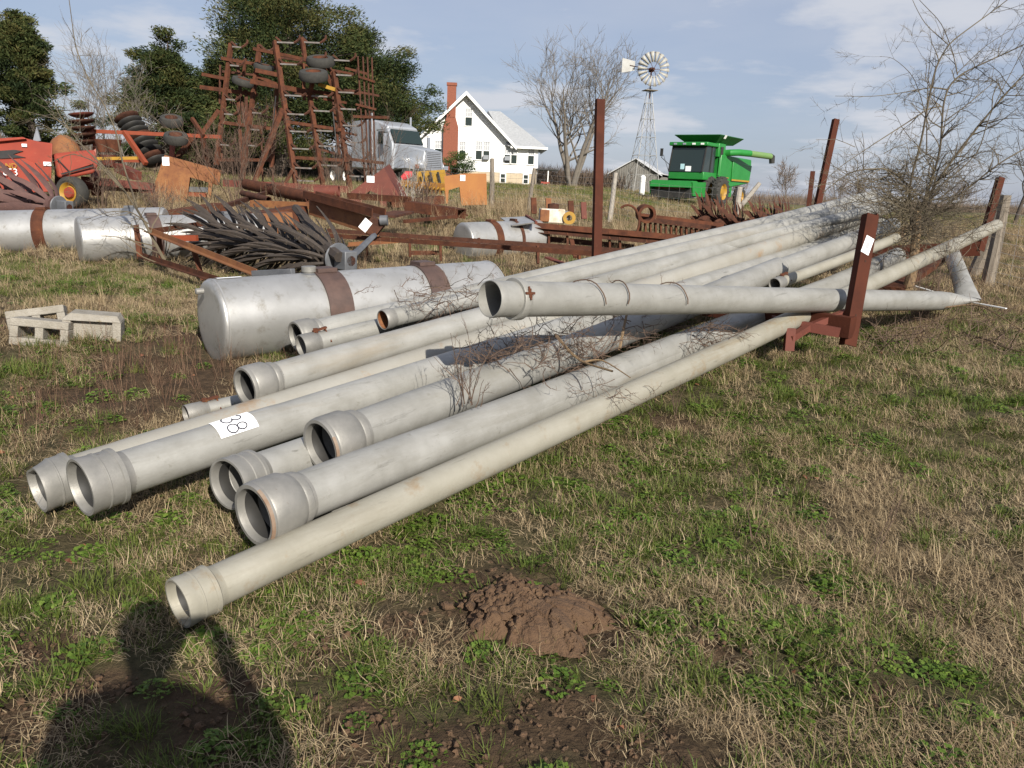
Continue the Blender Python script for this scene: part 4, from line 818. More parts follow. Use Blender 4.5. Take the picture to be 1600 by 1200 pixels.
# ---------------------------------------------------------------- windmill
wp_ = on(1003, 65, 300); wm = thing('windmill', 'farm wind pump with a many-bladed pale wheel on a lattice tower', 'windmill', wp_, R(12)); H1 = 7.95
GALV = mat('galvanised_steel', (.16, .16, .155), (.21, .21, .20), 4, .5, .3, c3=(.12, .08, .06)); lg = lambda sx, sy, z: Vector((sx * (1.12 - z / H1 * .98), sy * (1.12 - z / H1 * .98), z))
for sx in (-1, 1):
    for sy in (-1, 1): MB().angle(lg(sx, sy, -.1), lg(sx, sy, H1 + .2), .042, .016).build('leg', GALV, wm, smooth=0)
m_ = MB()
for z in (1.5, 3.0, 4.4, 5.8, 7.0):
    for (ax, ay), (bx, by) in (((-1, -1), (1, -1)), ((1, -1), (1, 1)), ((1, 1), (-1, 1)), ((-1, 1), (-1, -1))):
        m_.beam(lg(ax, ay, z), lg(bx, by, z), .03); m_.beam(lg(ax, ay, z), lg(bx, by, z - 1.3), .02); m_.beam(lg(bx, by, z), lg(ax, ay, z - 1.3), .02)
m_.build('bracing', GALV, wm, smooth=0)
MB().box((0, 0, H1), (1.0, 1.0, .05)).build('platform', WOOD, wm, smooth=0)
m_ = MB(); m_.tube([(0, 0, H1 - .6), (0, 0, 9.5)], .05, 6); m_.box((0, .05, 9.5), (.26, .5, .3)); m_.build('gearbox', RUST_D, wm)
MB().tube([(0, 0, 0), (0, 0, H1)], .022, 5).build('pump_rod', GALV, wm)
hub = Vector((0, -.42, 9.5)); MB().lathe(hub + Vector((0, .1, 0)), hub - Vector((0, .1, 0)), [(0, 0), (0, .12), (.2, .1), (.2, 0)], 12).build('hub', RUST_D, wm)
bl0 = None
for k in range(18):
    a_ = k * math.pi / 9; ca, sa = math.cos(a_), math.sin(a_); rad_ = Vector((ca, 0, sa)); tan_ = Vector((-sa, 0, ca)); tw = (tan_ * .87 + Vector((0, .5, 0))).normalized()
    if bl0 is None:
        m_ = MB(); r0, r1 = .52, 1.30; v = []
        for r_, hw, cv in ((r0, .065, .012), (.95, .12, .03), (r1, .185, .04)):
            for s_, q in ((-1, 0), (0, 1), (1, 0)): v.append(Vector((r_, 0, 0)) + Vector((0, .5, .87)) * hw * s_ + Vector((0, -.87, .5)) * cv * q)
        f = [(i * 3 + j, i * 3 + j + 1, i * 3 + j + 4, i * 3 + j + 3) for i in range(2) for j in range(2)]
        m_.add(v, f); bl0 = m_.build('blade', mat('sail_paint', (.36, .355, .32), (.28, .265, .23), 3, .5, c3=(.17, .12, .08)), wm); sm = bl0.modifiers.new('thick', 'SOLIDIFY'); sm.thickness = .008; bo = bl0
    else: bo = bl0.copy(); C.objects.link(bo); bo.parent = wm
    bo.location = hub; bo.rotation_euler = (0, -a_, 0)
m_ = MB()
for r_ in (.62, 1.22): m_.tube([hub + Vector((math.cos(t) * r_, .05, math.sin(t) * r_)) for t in np.linspace(0, 6.2832, 37)], .018, 4, caps=False)
for k in range(6): a_ = k * math.pi / 3; m_.beam(hub, hub + Vector((math.cos(a_) * 1.25, .05, math.sin(a_) * 1.25)), .03)
m_.build('wheel_rim', RUST_D, wm, smooth=0)
m_ = MB(); m_.beam((0, .1, 9.5), (-1.5, .9, 9.85), .05); m_.build('tail_boom', RUST_D, wm, smooth=0); MB().prism([(-1.15, .72, 9.45), (-2.05, 1.2, 9.30), (-2.05, 1.2, 10.4), (-1.15, .72, 10.15)], (.01, .015, 0)).build('tail_vane', mat('vane_paint', (.5, .5, .48), (.42, .41, .38), 3), wm, smooth=0)
wt = thing('white_cylinder', 'white upright cylinder standing at the foot of the windmill tower', 'water tank', on(1003, 60)); MB().lathe((0, 0, 0), (0, 0, 1), [(0, .2), (1.3, .2), (1.4, .12), (1.45, 0)], 16).build('tank', WHITE, wt)

# ---------------------------------------------------------------- combine harvester
cp = on(1084, 49); cb = thing('combine_harvester', 'bright green combine harvester with dark cab and long side unloading tube', 'combine', cp, R(-127))
# local axes: x forward, y to the machine's left
def bxp(mb, poly, y0, y1): return mb.prism([(x, y0, z) for x, z in poly], (0, y1 - y0, 0))
m_ = MB(); bxp(m_, [(-5.3, 1.5), (-5.5, 2.6), (-5.4, 3.0), (-.6, 3.05), (-.6, 1.3), (-2.2, 1.15)], -1.25, 1.32); m_.build('body', GREEN, cb, bevel=.06)
m_ = MB(); bxp(m_, [(-5.2, 1.62), (-5.38, 2.62), (-2.3, 2.75), (-2.3, 1.55)], 1.33, 1.40); m_.build('side_panel', GREEN, cb, bevel=.03)
MB().box((-3.7, 1.415, 1.62), (2.9, .012, .10)).build('stripe', YEL, cb)
MB().box((-1.4, 1.34, 1.72), (1.0, .012, .06)).build('stripe', YEL, cb)
m_ = MB(); bxp(m_, [(-.6, 1.5), (1.25, 1.5), (1.25, 1.95), (-.6, 1.95)], -1.2, 1.1); m_.build('cab_base', GREEN, cb, bevel=.04)
gl = MB(); gl.add([(1.3, -1.15, 1.95), (1.3, 1.0, 1.95), (.95, 1.0, 3.45), (.95, -1.15, 3.45), (-.3, -1.2, 1.95), (-.3, 1.05, 1.95), (-.3, 1.05, 3.45), (-.3, -1.2, 3.45)], [(0, 1, 2, 3), (1, 5, 6, 2), (4, 0, 3, 7), (5, 4, 7, 6), (3, 2, 6, 7), (0, 4, 5, 1)]); gl.build('cab_glass', GLASS, cb, smooth=0)
m_ = MB()
for p, q in (((1.31, -1.16, 1.95), (.96, -1.16, 3.45)), ((1.31, 1.01, 1.95), (.96, 1.01, 3.45)), ((.3, 1.04, 1.95), (.2, 1.04, 3.45))): m_.beam(p, q, .07)
m_.build('cab_pillar', BLACK, cb)
m_ = MB(); m_.box((.35, -.07, 3.55), (1.75, 2.5, .22)); m_.build('cab_roof', GREEN, cb, bevel=.05)
for y in (-.9, -.3, .3, .85): MB().box((1.24, y, 3.55), (.04, .2, .1)).build('work_light', WHITE if y > 0 else CHROME, cb)
MB().box((1.285, .1, 2.12), (.02, .35, .3)).build('window_sticker', PAPER, cb); MB().box((1.26, -.3, 2.22), (.02, .25, .35)).build('window_sticker', mat('pale_blue_paper', (.4, .6, .65), None), cb)
m_ = MB(); m_.box((-.9, -.05, 3.3), (1.0, 2.5, .8)); m_.box((-.95, 1.21, 2.6), (.8, .1, 1.6)); m_.build('ladder_house', GREEN, cb, bevel=.05); MB().box((-.72, 1.27, 3.2), (.35, .02, .6)).build('grille', BLACK, cb)
# flared grain tank extension
v = [(-.35, -1.0, 3.7), (-.35, 1.0, 3.7), (-2.9, 1.0, 3.7), (-2.9, -1.0, 3.7), (.25, -1.5, 4.12), (.25, 1.5, 4.12), (-3.3, 1.5, 4.12), (-3.3, -1.5, 4.12)]
m_ = MB(); m_.add(v, [(0, 1, 5, 4), (1, 2, 6, 5), (2, 3, 7, 6), (3, 0, 4, 7)]); go_ = m_.build('grain_tank', mat('dark_green_paint', (.012, .085, .018), (.015, .10, .024), 2, .45), cb, smooth=0); q = go_.modifiers.new('t', 'SOLIDIFY'); q.thickness = .04
MB().prism([(-.62, 1.44, 3.95), (-.32, 1.44, 3.95), (-.28, 1.56, 4.15), (-.58, 1.56, 4.15)], (0, .012, .003)).build('decal', WHITE, cb, smooth=0)
m_ = MB(); m_.tube([(-1.4, .8, 3.15), (-1.4, 1.5, 3.2), (-1.9, 1.85, 3.25), (-2.9, 2.15, 3.25)], .20, 14); m_.tube([(-1.4, .8, 2.9), (-1.4, .8, 3.4)], .28, 14); m_.build('auger_elbow', GREEN, cb)
MB().tube([(-2.6, 2.06, 3.25), (-4.9, 2.72, 3.20)], .19, 14).build('unloading_tube', mat('faded_green', (.12, .22, .07), (.15, .22, .09), 2, .5), cb)
m_ = MB(); m_.tube([(-4.85, 2.71, 3.22), (-5.05, 2.77, 3.18), (-5.1, 2.79, 2.78)], [.18, .19, .17], 12); m_.build('spout', BLACK, cb)
def tyre_wheel(parent, c, axis, r, w_, m_rim, lugs=0, name='wheel', rim_r=.55):
    c = Vector(c); ax = Vector(axis).normalized(); p = c - ax * w_ / 2
    pr = [(0.02, r * rim_r), (0, r * .75), (w_ * .06, r * .93), (w_ * .2, r), (w_ * .8, r), (w_ * .94, r * .93), (w_, r * .75), (w_ - .02, r * rim_r)]
    o = MB().lathe(p, c + ax, pr, 28).build(name, TYRE, parent)
    MB().lathe(p, c + ax, [(w_ * .25, 0), (w_ * .25, r * .2), (w_ * .35, r * .45), (w_ * .1, r * (rim_r - .04)), (w_ * .04, r * (rim_r + .01)), (w_ * .96, r * (rim_r + .01)), (w_ * .9, r * (rim_r - .04)), (w_ * .65, r * .45), (w_ * .75, r * .2), (w_ * .75, 0)], 24).build('rim', m_rim, o)
    if lugs:
        d, s1, s2 = axes(ax); m_ = MB()
        for k in range(lugs):
            for sd_, off in ((-1, 0), (1, .5)):
                a_ = 2 * math.pi * (k + off) / lugs; a2 = a_ + .22; p1 = c + d * sd_ * w_ * .02 + (s1 * math.cos(a_) + s2 * math.sin(a_)) * (r + .01); p2 = c + d * sd_ * w_ * .48 + (s1 * math.cos(a2) + s2 * math.sin(a2)) * (r - .01); m_.beam(p1, p2, .07, .07, tuple((p1 - c)))
        m_.build('tread', TYRE, o, smooth=0)
    return o
for y in (.95, 1.75, -1.3): tyre_wheel(cb, (.1, y, .86), (0, 1, 0), .86, .5, YEL, 16)
for y in (1.2, -1.2): tyre_wheel(cb, (-4.2, y, .62), (0, 1, 0), .62, .4, YEL, 12)
m_ = MB(); m_.prism([(.6, -.75, .55), (.6, -.75, 1.45), (2.6, -.75, 1.15), (2.6, -.75, .35)], (0, 1.5, 0)); m_.build('feeder_house', GREEN, cb, bevel=.03)
m_ = MB(); bxp(m_, [(2.3, .95), (2.45, 1.38), (3.1, 1.38), (3.3, 1.0)], -1.3, 1.3); bxp(m_, [(1.4, .5), (1.4, 1.35), (3.2, 1.3), (3.0, .55)], 1.3, 1.38); bxp(m_, [(1.9, .5), (1.9, 1.3), (3.2, 1.3), (3.0, .55)], -1.4, -1.3); m_.build('header_frame', GREEN, cb)
m_ = MB(); m_.box((3.12, -.05, .95), (.1, 1.9, .12)); m_.build('header_bar', RUST, cb); MB().box((2.9, 0, .65), (.35, 2.6, .5)).build('header_throat', BLACK, cb)
m_ = MB(); m_.box((-.6, 1.45, 1.25), (.5, .25, .1)); m_.box((-.9, 1.35, .8), (.08, .5, 1.0)); m_.box((-2.2, 1.1, 1.0), (1.2, .3, .8)); m_.build('ladder', GREEN, cb); MB().box((-1.7, 1.38, .75), (.3, .06, .5)).build('guard', YEL, cb)
m_ = MB(); m_.tube([(1.1, -1.2, 2.3), (1.25, -1.75, 2.75), (1.25, -1.75, 2.8)], .02, 5); m_.tube([(1.2, -1.2, 1.9), (1.3, -1.6, 2.9), (1.25, -1.75, 2.75)], .015, 5); m_.build('mirror_arm', BLACK, cb); MB().box((1.27, -1.75, 3.05), (.05, .18, .45)).build('mirror', BLACK, cb)

# ---------------------------------------------------------------- silver highway truck
tp_ = on(676, 43); tk_ = thing('semi_truck', 'silver long-nosed semi truck with sleeper standing under the cedars', 'truck', tp_, R(-45)); W2 = 1.12
TS = mat('silver_truck_paint', (.36, .38, .41), (.33, .35, .38), 2, .35, .3)
def loft(mb, secs):
    """closed boxes lofted through x stations: (x, half width bottom, z0, half width top, z1)"""
    b0 = len(mb.v)
    for x, wb, z0, wt_, z1 in secs: mb.v += [(x, -wb, z0), (x, wb, z0), (x, wt_, z1), (x, -wt_, z1)]
    for i in range(len(secs) - 1):
        q = b0 + i * 4
        for k in range(4): k2 = (k + 1) % 4; mb.f.append((q + k, q + k2, q + 4 + k2, q + 4 + k))
    mb.f.append((b0 + 3, b0 + 2, b0 + 1, b0)); q = b0 + (len(secs) - 1) * 4; mb.f.append((q, q + 1, q + 2, q + 3)); return mb
o = loft(MB(), [(-2.2, .98, 1.0, .85, 2.28), (-.9, .92, 1.0, .72, 2.12), (-.1, .80, 1.0, .58, 1.98), (0, .75, 1.0, .52, 1.92)]).build('hood', TS, tk_, bevel=.05); fix_normals(o)
o = loft(MB(), [(-1.75, 1.15, .95, .9, 1.55), (-.9, 1.17, 1.0, .9, 1.6), (-.2, 1.13, .95, .8, 1.45), (-.05, 1.02, .9, .7, 1.35)]).build('fender', TS, tk_, bevel=.06); fix_normals(o)
o = loft(MB(), [(-3.9, 1.15, .9, 1.1, 3.25), (-2.75, 1.15, .9, 1.05, 3.15), (-2.2, 1.1, .95, 1.08, 2.3)]).build('cab', TS, tk_, bevel=.06); fix_normals(o)
o = loft(MB(), [(-6.0, 1.2, .95, 1.15, 3.55), (-4.2, 1.2, .95, 1.15, 3.6), (-3.6, 1.18, 3.0, 1.1, 3.52), (-2.7, 1.1, 3.08, .95, 3.24)]).build('sleeper', TS, tk_, bevel=.08); fix_normals(o)
g_ = MB(); g_.prism([(-2.14, -.98, 2.36), (-2.14, .98, 2.36), (-2.58, .95, 3.06), (-2.58, -.95, 3.06)], (.03, 0, .02)); g_.build('windshield', GLASS, tk_, smooth=0); MB().beam((-2.12, 0, 2.36), (-2.57, 0, 3.07), .03).build('windshield_post', BLACK, tk_)
for s_ in (-1, 1): MB().prism([(-2.55, s_ * 1.135, 2.3), (-3.4, s_ * 1.145, 2.3), (-3.4, s_ * 1.13, 2.95), (-2.85, s_ * 1.12, 2.95)], (0, s_ * .02, 0)).build('side_window', GLASS, tk_, smooth=0)
m_ = MB()
for p, q in (((0.02, -.56, 1.02), (.02, -.50, 1.93)), ((.02, .56, 1.02), (.02, .50, 1.93)), ((.02, -.52, 1.93), (.02, .52, 1.93)), ((.02, -.57, 1.0), (.02, .57, 1.0))): m_.beam(p, q, .07, .08)
gf = m_.build('grille', CHROME, tk_)
MB().box((.0, 0, 1.47), (.04, 1.0, .86)).build('grille_back', GREY, gf)
for k in range(9): MB().box((.035, 0, 1.08 + k * .095), (.03, .98, .05)).build('slat', CHROME, gf, smooth=0)
for s_ in (-1, 1):
    h_ = MB().box((.0, s_ * .83, 1.12), (.14, .36, .22)).build('headlight', CHROME, tk_, bevel=.02); MB().box((-.06, s_ * 1.06, 1.12), (.2, .12, .22)).build('turn_signal', ORANGE, tk_, bevel=.02)
    MB().tube([(-3.75, s_ * 1.32, 1.0), (-3.75, s_ * 1.32, 3.9)], .065, 10).build('exhaust_stack', CHROME, tk_)
    m_ = MB(); m_.beam((-2.4, s_ * 1.1, 2.9), (-2.3, s_ * 1.5, 2.85), .03); m_.beam((-2.4, s_ * 1.1, 2.1), (-2.3, s_ * 1.5, 2.2), .03); m_.build('mirror_arm', BLACK, tk_); MB().box((-2.3, s_ * 1.5, 2.5), (.06, .2, .6)).build('mirror', CHROME, tk_)
    MB().lathe((-3.0, s_ * 1.0, .62), (-4.5, s_ * 1.0, .62), [(0, 0), (0, .28), (1.5, .28), (1.5, 0)], 18).build('fuel_tank', TANK, tk_)
    tyre_wheel(tk_, (-.95, s_ * 1.0, .52), (0, 1, 0), .52, .3, CHROME)
    for x in (-6.6, -7.95): tyre_wheel(tk_, (x, s_ * .95, .52), (0, 1, 0), .52, .55, WHITE)
MB().box((.12, 0, .62), (.2, 2.3, .35)).build('bumper', BLACK, tk_, bevel=.03)
m_ = MB()
for s_ in (-.42, .42): m_.box((-4.4, s_, .75), (8.2, .1, .25))
m_.box((-7.2, 0, .95), (1.0, .9, .12)); m_.build('chassis', BLACK, tk_)
m_ = MB(); m_.box((-.6, 0, .8), (1.0, 1.3, .5)); m_.build('axle_housing', BLACK, tk_)
# ---------------------------------------------------------------- scrap machinery in the middle ground
def wb(name, m, parent, *beams, **k):
    m_ = MB()
    for b_ in beams: m_.beam(at(*b_[0]), at(*b_[1]), *b_[2:])
    return m_.build(name, m, parent, True, **k)
# field cultivator with its wings folded up
CD = 28.0
cu = thing('field_cultivator', 'tall rusty field cultivator with both wings folded upright and tyres in the air', 'cultivator', on(455, CD))
def cv(u, v, dd=0): return at(u, v, CD + dd)
frame = [  # u0 v0 u1 v1 width depth offset
 (361, 68, 338, 258, .15, 1.2), (406, 70, 378, 280, .15, 1.0), (430, 64, 464, 300, .17, 0), (484, 150, 506, 300, .16, .3), (522, 113, 547, 300, .18, .3), (472, 60, 477, 95, .14, .4), (433, 140, 424, 262, .14, 1.2),
 (316, 116, 352, 123, .13, 1.2), (313, 136, 402, 148, .15, 1.3), (346, 91, 432, 106, .12, 1.1), (346, 191, 424, 201, .13, 1.1), (396, 76, 482, 94, .12, .2), (400, 110, 434, 117, .16, .1), (392, 127, 482, 144, .18, .2), (402, 119, 436, 133, .12, .3), (446, 190, 534, 203, .12, .2), (458, 246, 546, 251, .12, .2), (480, 142, 524, 148, .14, .4), (340, 250, 424, 250, .12, 1.2),
 (342, 172, 316, 208, .16, .6), (441, 170, 394, 292, .17, -.6), (459, 262, 440, 296, .12, -.3), (314, 208, 326, 262, .14, .5), (500, 92, 524, 120, .10, .5)]
for u0, v0, u1, v1, wd, dd in frame:
    MB().beam(cv(u0, v0, dd), cv(u1, v1, dd), wd * .9, wd * .9).build('frame_beam', RUST, cu, True, smooth=0)
rr_ = random.Random(4)
for k in range(26):      # the rear rank of frames, hoses and springs seen through the front one
    u0 = rr_.uniform(335, 540); v0 = rr_.uniform(75, 235); dd = rr_.uniform(1.2, 2.6)
    if k % 2: q_ = (u0 + rr_.uniform(25, 70), v0 + rr_.uniform(4, 12))
    else: q_ = (u0 + rr_.uniform(-8, 12), v0 + rr_.uniform(40, 110))
    MB().beam(cv(u0, v0, dd), cv(*q_, dd), rr_.uniform(.06, .12), .08).build('frame_beam', RUST_D if k % 3 else RUST, cu, True, smooth=0)
def lerp2(a, b, t): return a + (b - a) * t
SHK = mat('shank_steel', (.22, .21, .20), (.15, .12, .10), 8, .5, .3)
def shank(u, v, ln, dd, sgn=1):
    s_ = MB().beam(cv(u, v, dd), cv(u + ln * sgn, v + 1.2, dd - .05), .07, .05).build('shank', SHK, cu, True, smooth=0)
    P_ = [cv(u + ln * sgn, v + 1, dd - .05), cv(u + (ln + 5) * sgn, v - 2, dd - .05), cv(u + (ln + 9) * sgn, v - 6, dd - .05), cv(u + (ln + 9) * sgn, v - 11, dd - .05)]
    m_ = MB().tube(P_, [.035, .04, .04, .03], 4); m_.beam(cv(u - 2, v - 8, dd), cv(u + 7 * sgn, v, dd), .08, .05); m_.build('sweep', RUST_D, s_, True, smooth=0)
for v in (66, 100, 149, 178, 205, 232, 262, 282): shank(lerp2(430, 464, (v - 64) / 236) + 3, v, 26, -.1)
for v in (150, 173, 204, 228, 258): shank(lerp2(484, 506, (v - 150) / 150) + 3, v, 25, .2)
for v in (94, 117, 144, 170, 196, 222, 248, 275): shank(lerp2(522, 547, (v - 113) / 187) + 3, v, 24, .2)
for v in (73, 102, 155, 178, 226): shank(lerp2(361, 338, (v - 68) / 190) + 3, v, 14, 1.1)
for v in (78, 176, 202, 227): shank(lerp2(406, 378, (v - 70) / 210) + 3, v, 14, .9)
for v in (66, 92): shank(474, v, 26, .4)
def flat_tyre(parent, c, r, w_, tilt=(.1, -.28, 1), m=RUST, name='wheel'):
    t_ = Vector(tilt).normalized(); p = Vector(c) - t_ * w_ / 2
    o = MB().lathe(p, p + t_, [(.03, r * .52), (0, r * .7), (w_ * .1, r * .93), (w_ * .3, r), (w_ * .7, r), (w_ * .9, r * .93), (w_, r * .7), (w_ - .03, r * .52)], 26).build(name, TYRE, parent, True)
    MB().lathe(p, p + t_, [(w_ * .4, 0), (w_ * .4, r * .45), (w_ * .06, r * .5), (w_ * .06, r * .55), (w_ * .94, r * .55), (w_ * .6, r * .45), (w_ * .6, 0)], 18).build('rim', m, o, True); return o
for u, v, r_, w_, dd, tl in ((490, 118, .50, .36, -.4, (.02, -.35, 1)), (501, 96, .50, .34, .3, (.02, -.35, 1)), (380, 128, .40, .26, .9, (.3, -.2, 1)), (412, 106, .36, .25, .9, (.2, -.2, 1))): flat_tyre(cu, cv(u, v, dd), r_, w_, tl)
wb('wheel_arm', RUST, cu, ((490, 118, CD - .2), (484, 150, CD + .2), .12), ((501, 97, CD + .5), (522, 140, CD + .5), .1), ((380, 128, CD + 1), (400, 140, CD + 1), .1))
wb('hydraulic_cylinder', YEL, cu, ((498, 132, CD + .1), (524, 140, CD + .1), .12)); wb('hydraulic_hose', BLACK, cu, ((520, 175, CD), (527, 240, CD), .03)); wb('hydraulic_hose', BLACK, cu, ((431, 150, CD), (425, 215, CD), .03))
hr = thing('harrow_rods', 'four thin upright rusty rods beside the cultivator, above the silver truck', 'harrow section', on(572, 27.5))
for u in (560, 568, 575, 582): wb('rod', RUST_D, hr, ((u - 1, 88 + (u - 560) * .1, 27.5), (u + 11 - (u - 560) * .25, 300, 27.5), .05))
for q_ in (((561, 120, 27.4), (586, 128, 27.4), .07), ((556, 163, 27.4), (588, 171, 27.4), .07), ((552, 182, 27.4), (608, 184, 27.4), .09), ((540, 248, 27.4), (600, 255, 27.4), .1)): wb('cross_bar', RUST, hr, q_)

# spiked rollers: long curved tines fanned round a shaft
def spike_roller(label, p, q, nw, nt, r0, r1, sweep, m, cat='spiked roller', hub=True, wid=.07, phase=.23, rise=.06):
    p = Vector(p); q = Vector(q); root = thing('spiked_roller', label, cat, (p.x, p.y, G(p.x, p.y)), group='spiked soil rollers')
    d, s1, s2 = axes(q - p); Ln = (q - p).length
    MB().tube([p - d * .12, q + d * .1], .06, 10).build('shaft', m, root, True)
    ns = 6; v = []; f = []
    for i in range(ns + 1):
        t = i / ns; r_ = r0 + (r1 - r0) * t; z = sweep * t ** 1.35; y = rise * math.sin(t * 2.2) ; w_ = wid * (.55 + .6 * math.sin(min(1, t * 1.3) * 2.2)) * (1 - t ** 4 * .93); h_ = .016 * (1 - t * .5)
        v += [(r_, y - w_ / 2, z), (r_ + h_, y, z - h_ * .4), (r_, y + w_ / 2, z), (r_ - h_, y, z + h_ * .4)]
    for i in range(ns):
        for k in range(4): k2 = (k + 1) % 4; f.append((i * 4 + k, i * 4 + k2, i * 4 + 4 + k2, i * 4 + 4 + k))
    f += [(3, 2, 1, 0), (ns * 4, ns * 4 + 1, ns * 4 + 2, ns * 4 + 3)]
    me = bpy.data.meshes.new('tine'); me.from_pydata(v, [], f); me.materials.append(m); me.shade_smooth(); me.set_sharp_from_angle(angle=R(40))
    r_ = random.Random(int(p.x * 100)); iv = XF[root].inverted()
    for i in range(nw):
        c = p + d * (Ln * (i + .3) / nw)
        for k in range(nt):
            a_ = 2 * math.pi * k / nt + i * phase + r_.uniform(-.05, .05); e1 = s1 * math.cos(a_) + s2 * math.sin(a_); e2 = d.cross(e1); pos = iv @ c
            o = bpy.data.objects.new('tine', me); C.objects.link(o); o.parent = root
            sc = r_.uniform(.72, 1.15); M = Matrix((e1, e2, d)).transposed().to_4x4(); o.matrix_local = Matrix.Translation(pos) @ M @ Matrix.Rotation(r_.uniform(-.08, .08), 4, 'X') @ Matrix.Scale(sc, 4)
        MB().lathe(c - d * .05, c, [(0, .05), (0, r0 * 1.1), (.1, r0 * 1.1), (.1, .05)], 14).build('wheel_hub', m, root, True)
    if hub:
        b_ = MB().box(p - d * .14, (.20, .16, .20), M=Matrix((d, s1, s2)).transposed()).build('bearing_block', GREY, root, True, bevel=.01); MB().lathe(p - d * .24, p, [(0, 0), (0, .055), (.04, .06), (.04, 0)], 12).build('shaft_end', RUST, b_, True)
        MB().lathe(p - d * .02, p + d * .1, [(0, .0), (0, .16), (.015, .17), (.03, .16), (.03, 0)], 20).build('bearing_plate', GREY, root, True)
    return root
spike_roller('dark spiked roller with long curved tines just behind the big fuel tank', at(528, 404, 8.6), at(330, 366, 10.4), 12, 14, .12, .46, .46, TINEM, wid=.056)
spike_roller('brown spiked roller in front of the red baler', at(92, 322, 13.2), at(-60, 300, 14.0), 6, 11, .14, .66, .75, TINER, wid=.11)
spike_roller('dark rusty spiked roller behind the pipes, before the combine', at(1160, 352, 17.0), at(1088, 343, 17.6), 6, 13, .14, .60, .12, RUST_D, hub=False, wid=.10)
spike_roller('smaller rusty spiked roller just right of the one before the combine', at(1232, 352, 16.5), at(1175, 346, 17.0), 5, 13, .14, .52, .10, RUST_D, hub=False, wid=.10)
sf = thing('roller_frame', 'rusty angle iron frame under the dark spiked roller, one orange bar across it', 'frame', on(300, 9.4))
for a_, b_, w_ in (((232, 362, 9.9), (402, 430, 7.8), .06), ((216, 352, 10.2), (222, 405, 10.2), .06), ((222, 402, 10.2), (345, 442, 8.2), .06), ((250, 362, 9.8), (256, 412, 9.8), .05), ((303, 390, 9.0), (318, 438, 9.0), .04), ((236, 365, 9.8), (320, 352, 11.0), .06)):
    MB().angle(at(*a_), at(*b_), w_, .01).build('rail', RUST_O if a_[0] == 232 else RUST, sf, True, smooth=0)
ob = thing('orange_beam', 'short bright orange steel bar behind the tines of the dark roller', 'steel bar', on(285, 9.8)); MB().beam(at(262, 372, 9.8), at(308, 372, 9.7), .05, .07).build('bar', ORANGE, ob, True)
# long rail frames
def rail_frame(label, rails, ups, d, m=RUST, w_=.06):
    t = thing('rail_frame', label, 'rail frame', on(rails[0][0], d), group='long rusty rail frames')
    for u0, v0, u1, v1, da, db, mm in rails: MB().angle(at(u0, v0, d + da), at(u1, v1, d + db), w_, .014).build('rail', mm, t, True, smooth=0)
    for u, v0, v1, da in ups: MB().beam(at(u, v0, d + da), at(u + .5, v1, d + da), .035, .05).build('upright', m, t, True, smooth=0)
    return t
rail_frame('long low rusty rail frame crossing the weeds left of the tall red stake', [(512, 363, 1010, 398, .6, -1.2, RUST_D), (515, 371, 985, 404, 0, -1.8, RUST), (545, 385, 640, 378, .3, .2, RUST_O), (640, 398, 690, 398, .2, .2, RUST)], [(573, 371, 400, .3), (640, 372, 402, .0), (688, 380, 408, -.2), (748, 372, 384, .3), (840, 384, 412, -.7), (905, 392, 420, -1.2)], 11.6)
rail_frame('second rusty rail frame standing in front of the white engine', [(800, 353, 1095, 378, 0, 0, RUST), (800, 360, 1080, 386, 0, 0, RUST_D), (800, 372, 990, 390, .4, .4, RUST_D)], [(802, 352, 378, 0), (857, 358, 390, 0), (886, 361, 388, 0), (952, 362, 392, 0), (968, 366, 392, 0), (1010, 370, 396, 0)], 13.6, w_=.09)
rail_frame('toothed rusty rail frame behind the pipes near the red-brown rollers', [(998, 340, 1130, 356, .5, .5, RUST), (1000, 345, 1128, 362, 0, 0, RUST_D)], [(1000 + k * 8, 344 + k, 366 + k * 1.1, 0) for k in range(16)], 15.2, w_=.09)
# sheet-metal boxes
def sheet_box(label, poly, d, depth, m, tagp=None, extra=None, off=None, cat='metal box'):
    t = thing('sheet_metal_box', label, cat, on(poly[0][0], d), group='rusted sheet metal boxes'); f = [at(u, v, d) for u, v in poly]; n_ = ray(*poly[0]).normalized() * depth + Vector(off or (0, 0, 0))
    fr = MB().prism(f, n_ * .02); fr.build('front_panel', m, t, True, smooth=0)
    m_ = MB(); k = len(f); nn_ = Vector((0, 0, 0))
    for i in range(k): nn_ += f[i].cross(f[(i + 1) % k])
    flip = 1 if nn_.dot(n_) < 0 else -1
    for i in range(k):
        a_, b_ = f[i], f[(i + 1) % k]; inn = (b_ - a_).cross(n_).normalized() * .02; inn = inn * flip
        MB().prism([a_ + n_ * .021, b_ + n_ * .021, b_ + n_, a_ + n_], inn).build('side_panel', m, t, True, smooth=0)
    if tagp:
        u, v, w_, h_ = tagp; s_ = d / FPX; pt_ = MB().box(at(u, v, d - .03), (w_ * s_, .004, h_ * s_)).build('paper_tag', PAPER, t, True, smooth=0)
        for q_ in (-.22, .05, .3): MB().box(at(u, v, d - .03) + Vector((0, -.005, q_ * h_ * s_)), (w_ * s_ * .6, .002, h_ * s_ * .08)).build('print', INKG, pt_, True, smooth=0)
    return t
b1 = sheet_box('rusty orange-brown sheet box with an L-shaped front and white tag', [(257, 242), (346, 267), (342, 290), (332, 287), (329, 310), (324, 309), (326, 285), (297, 277), (291, 320), (233, 312)], 20, .9, RUST_O, (259, 252, 11, 13), off=(.06, 0, .0))
MB().box(at(312, 296, 20.4), (.55, .3, .12)).build('shelf', GREY, b1, True); MB().box(at(310, 304, 20.35), (.5, .3, .1)).build('shelf', ORANGE, b1, True)
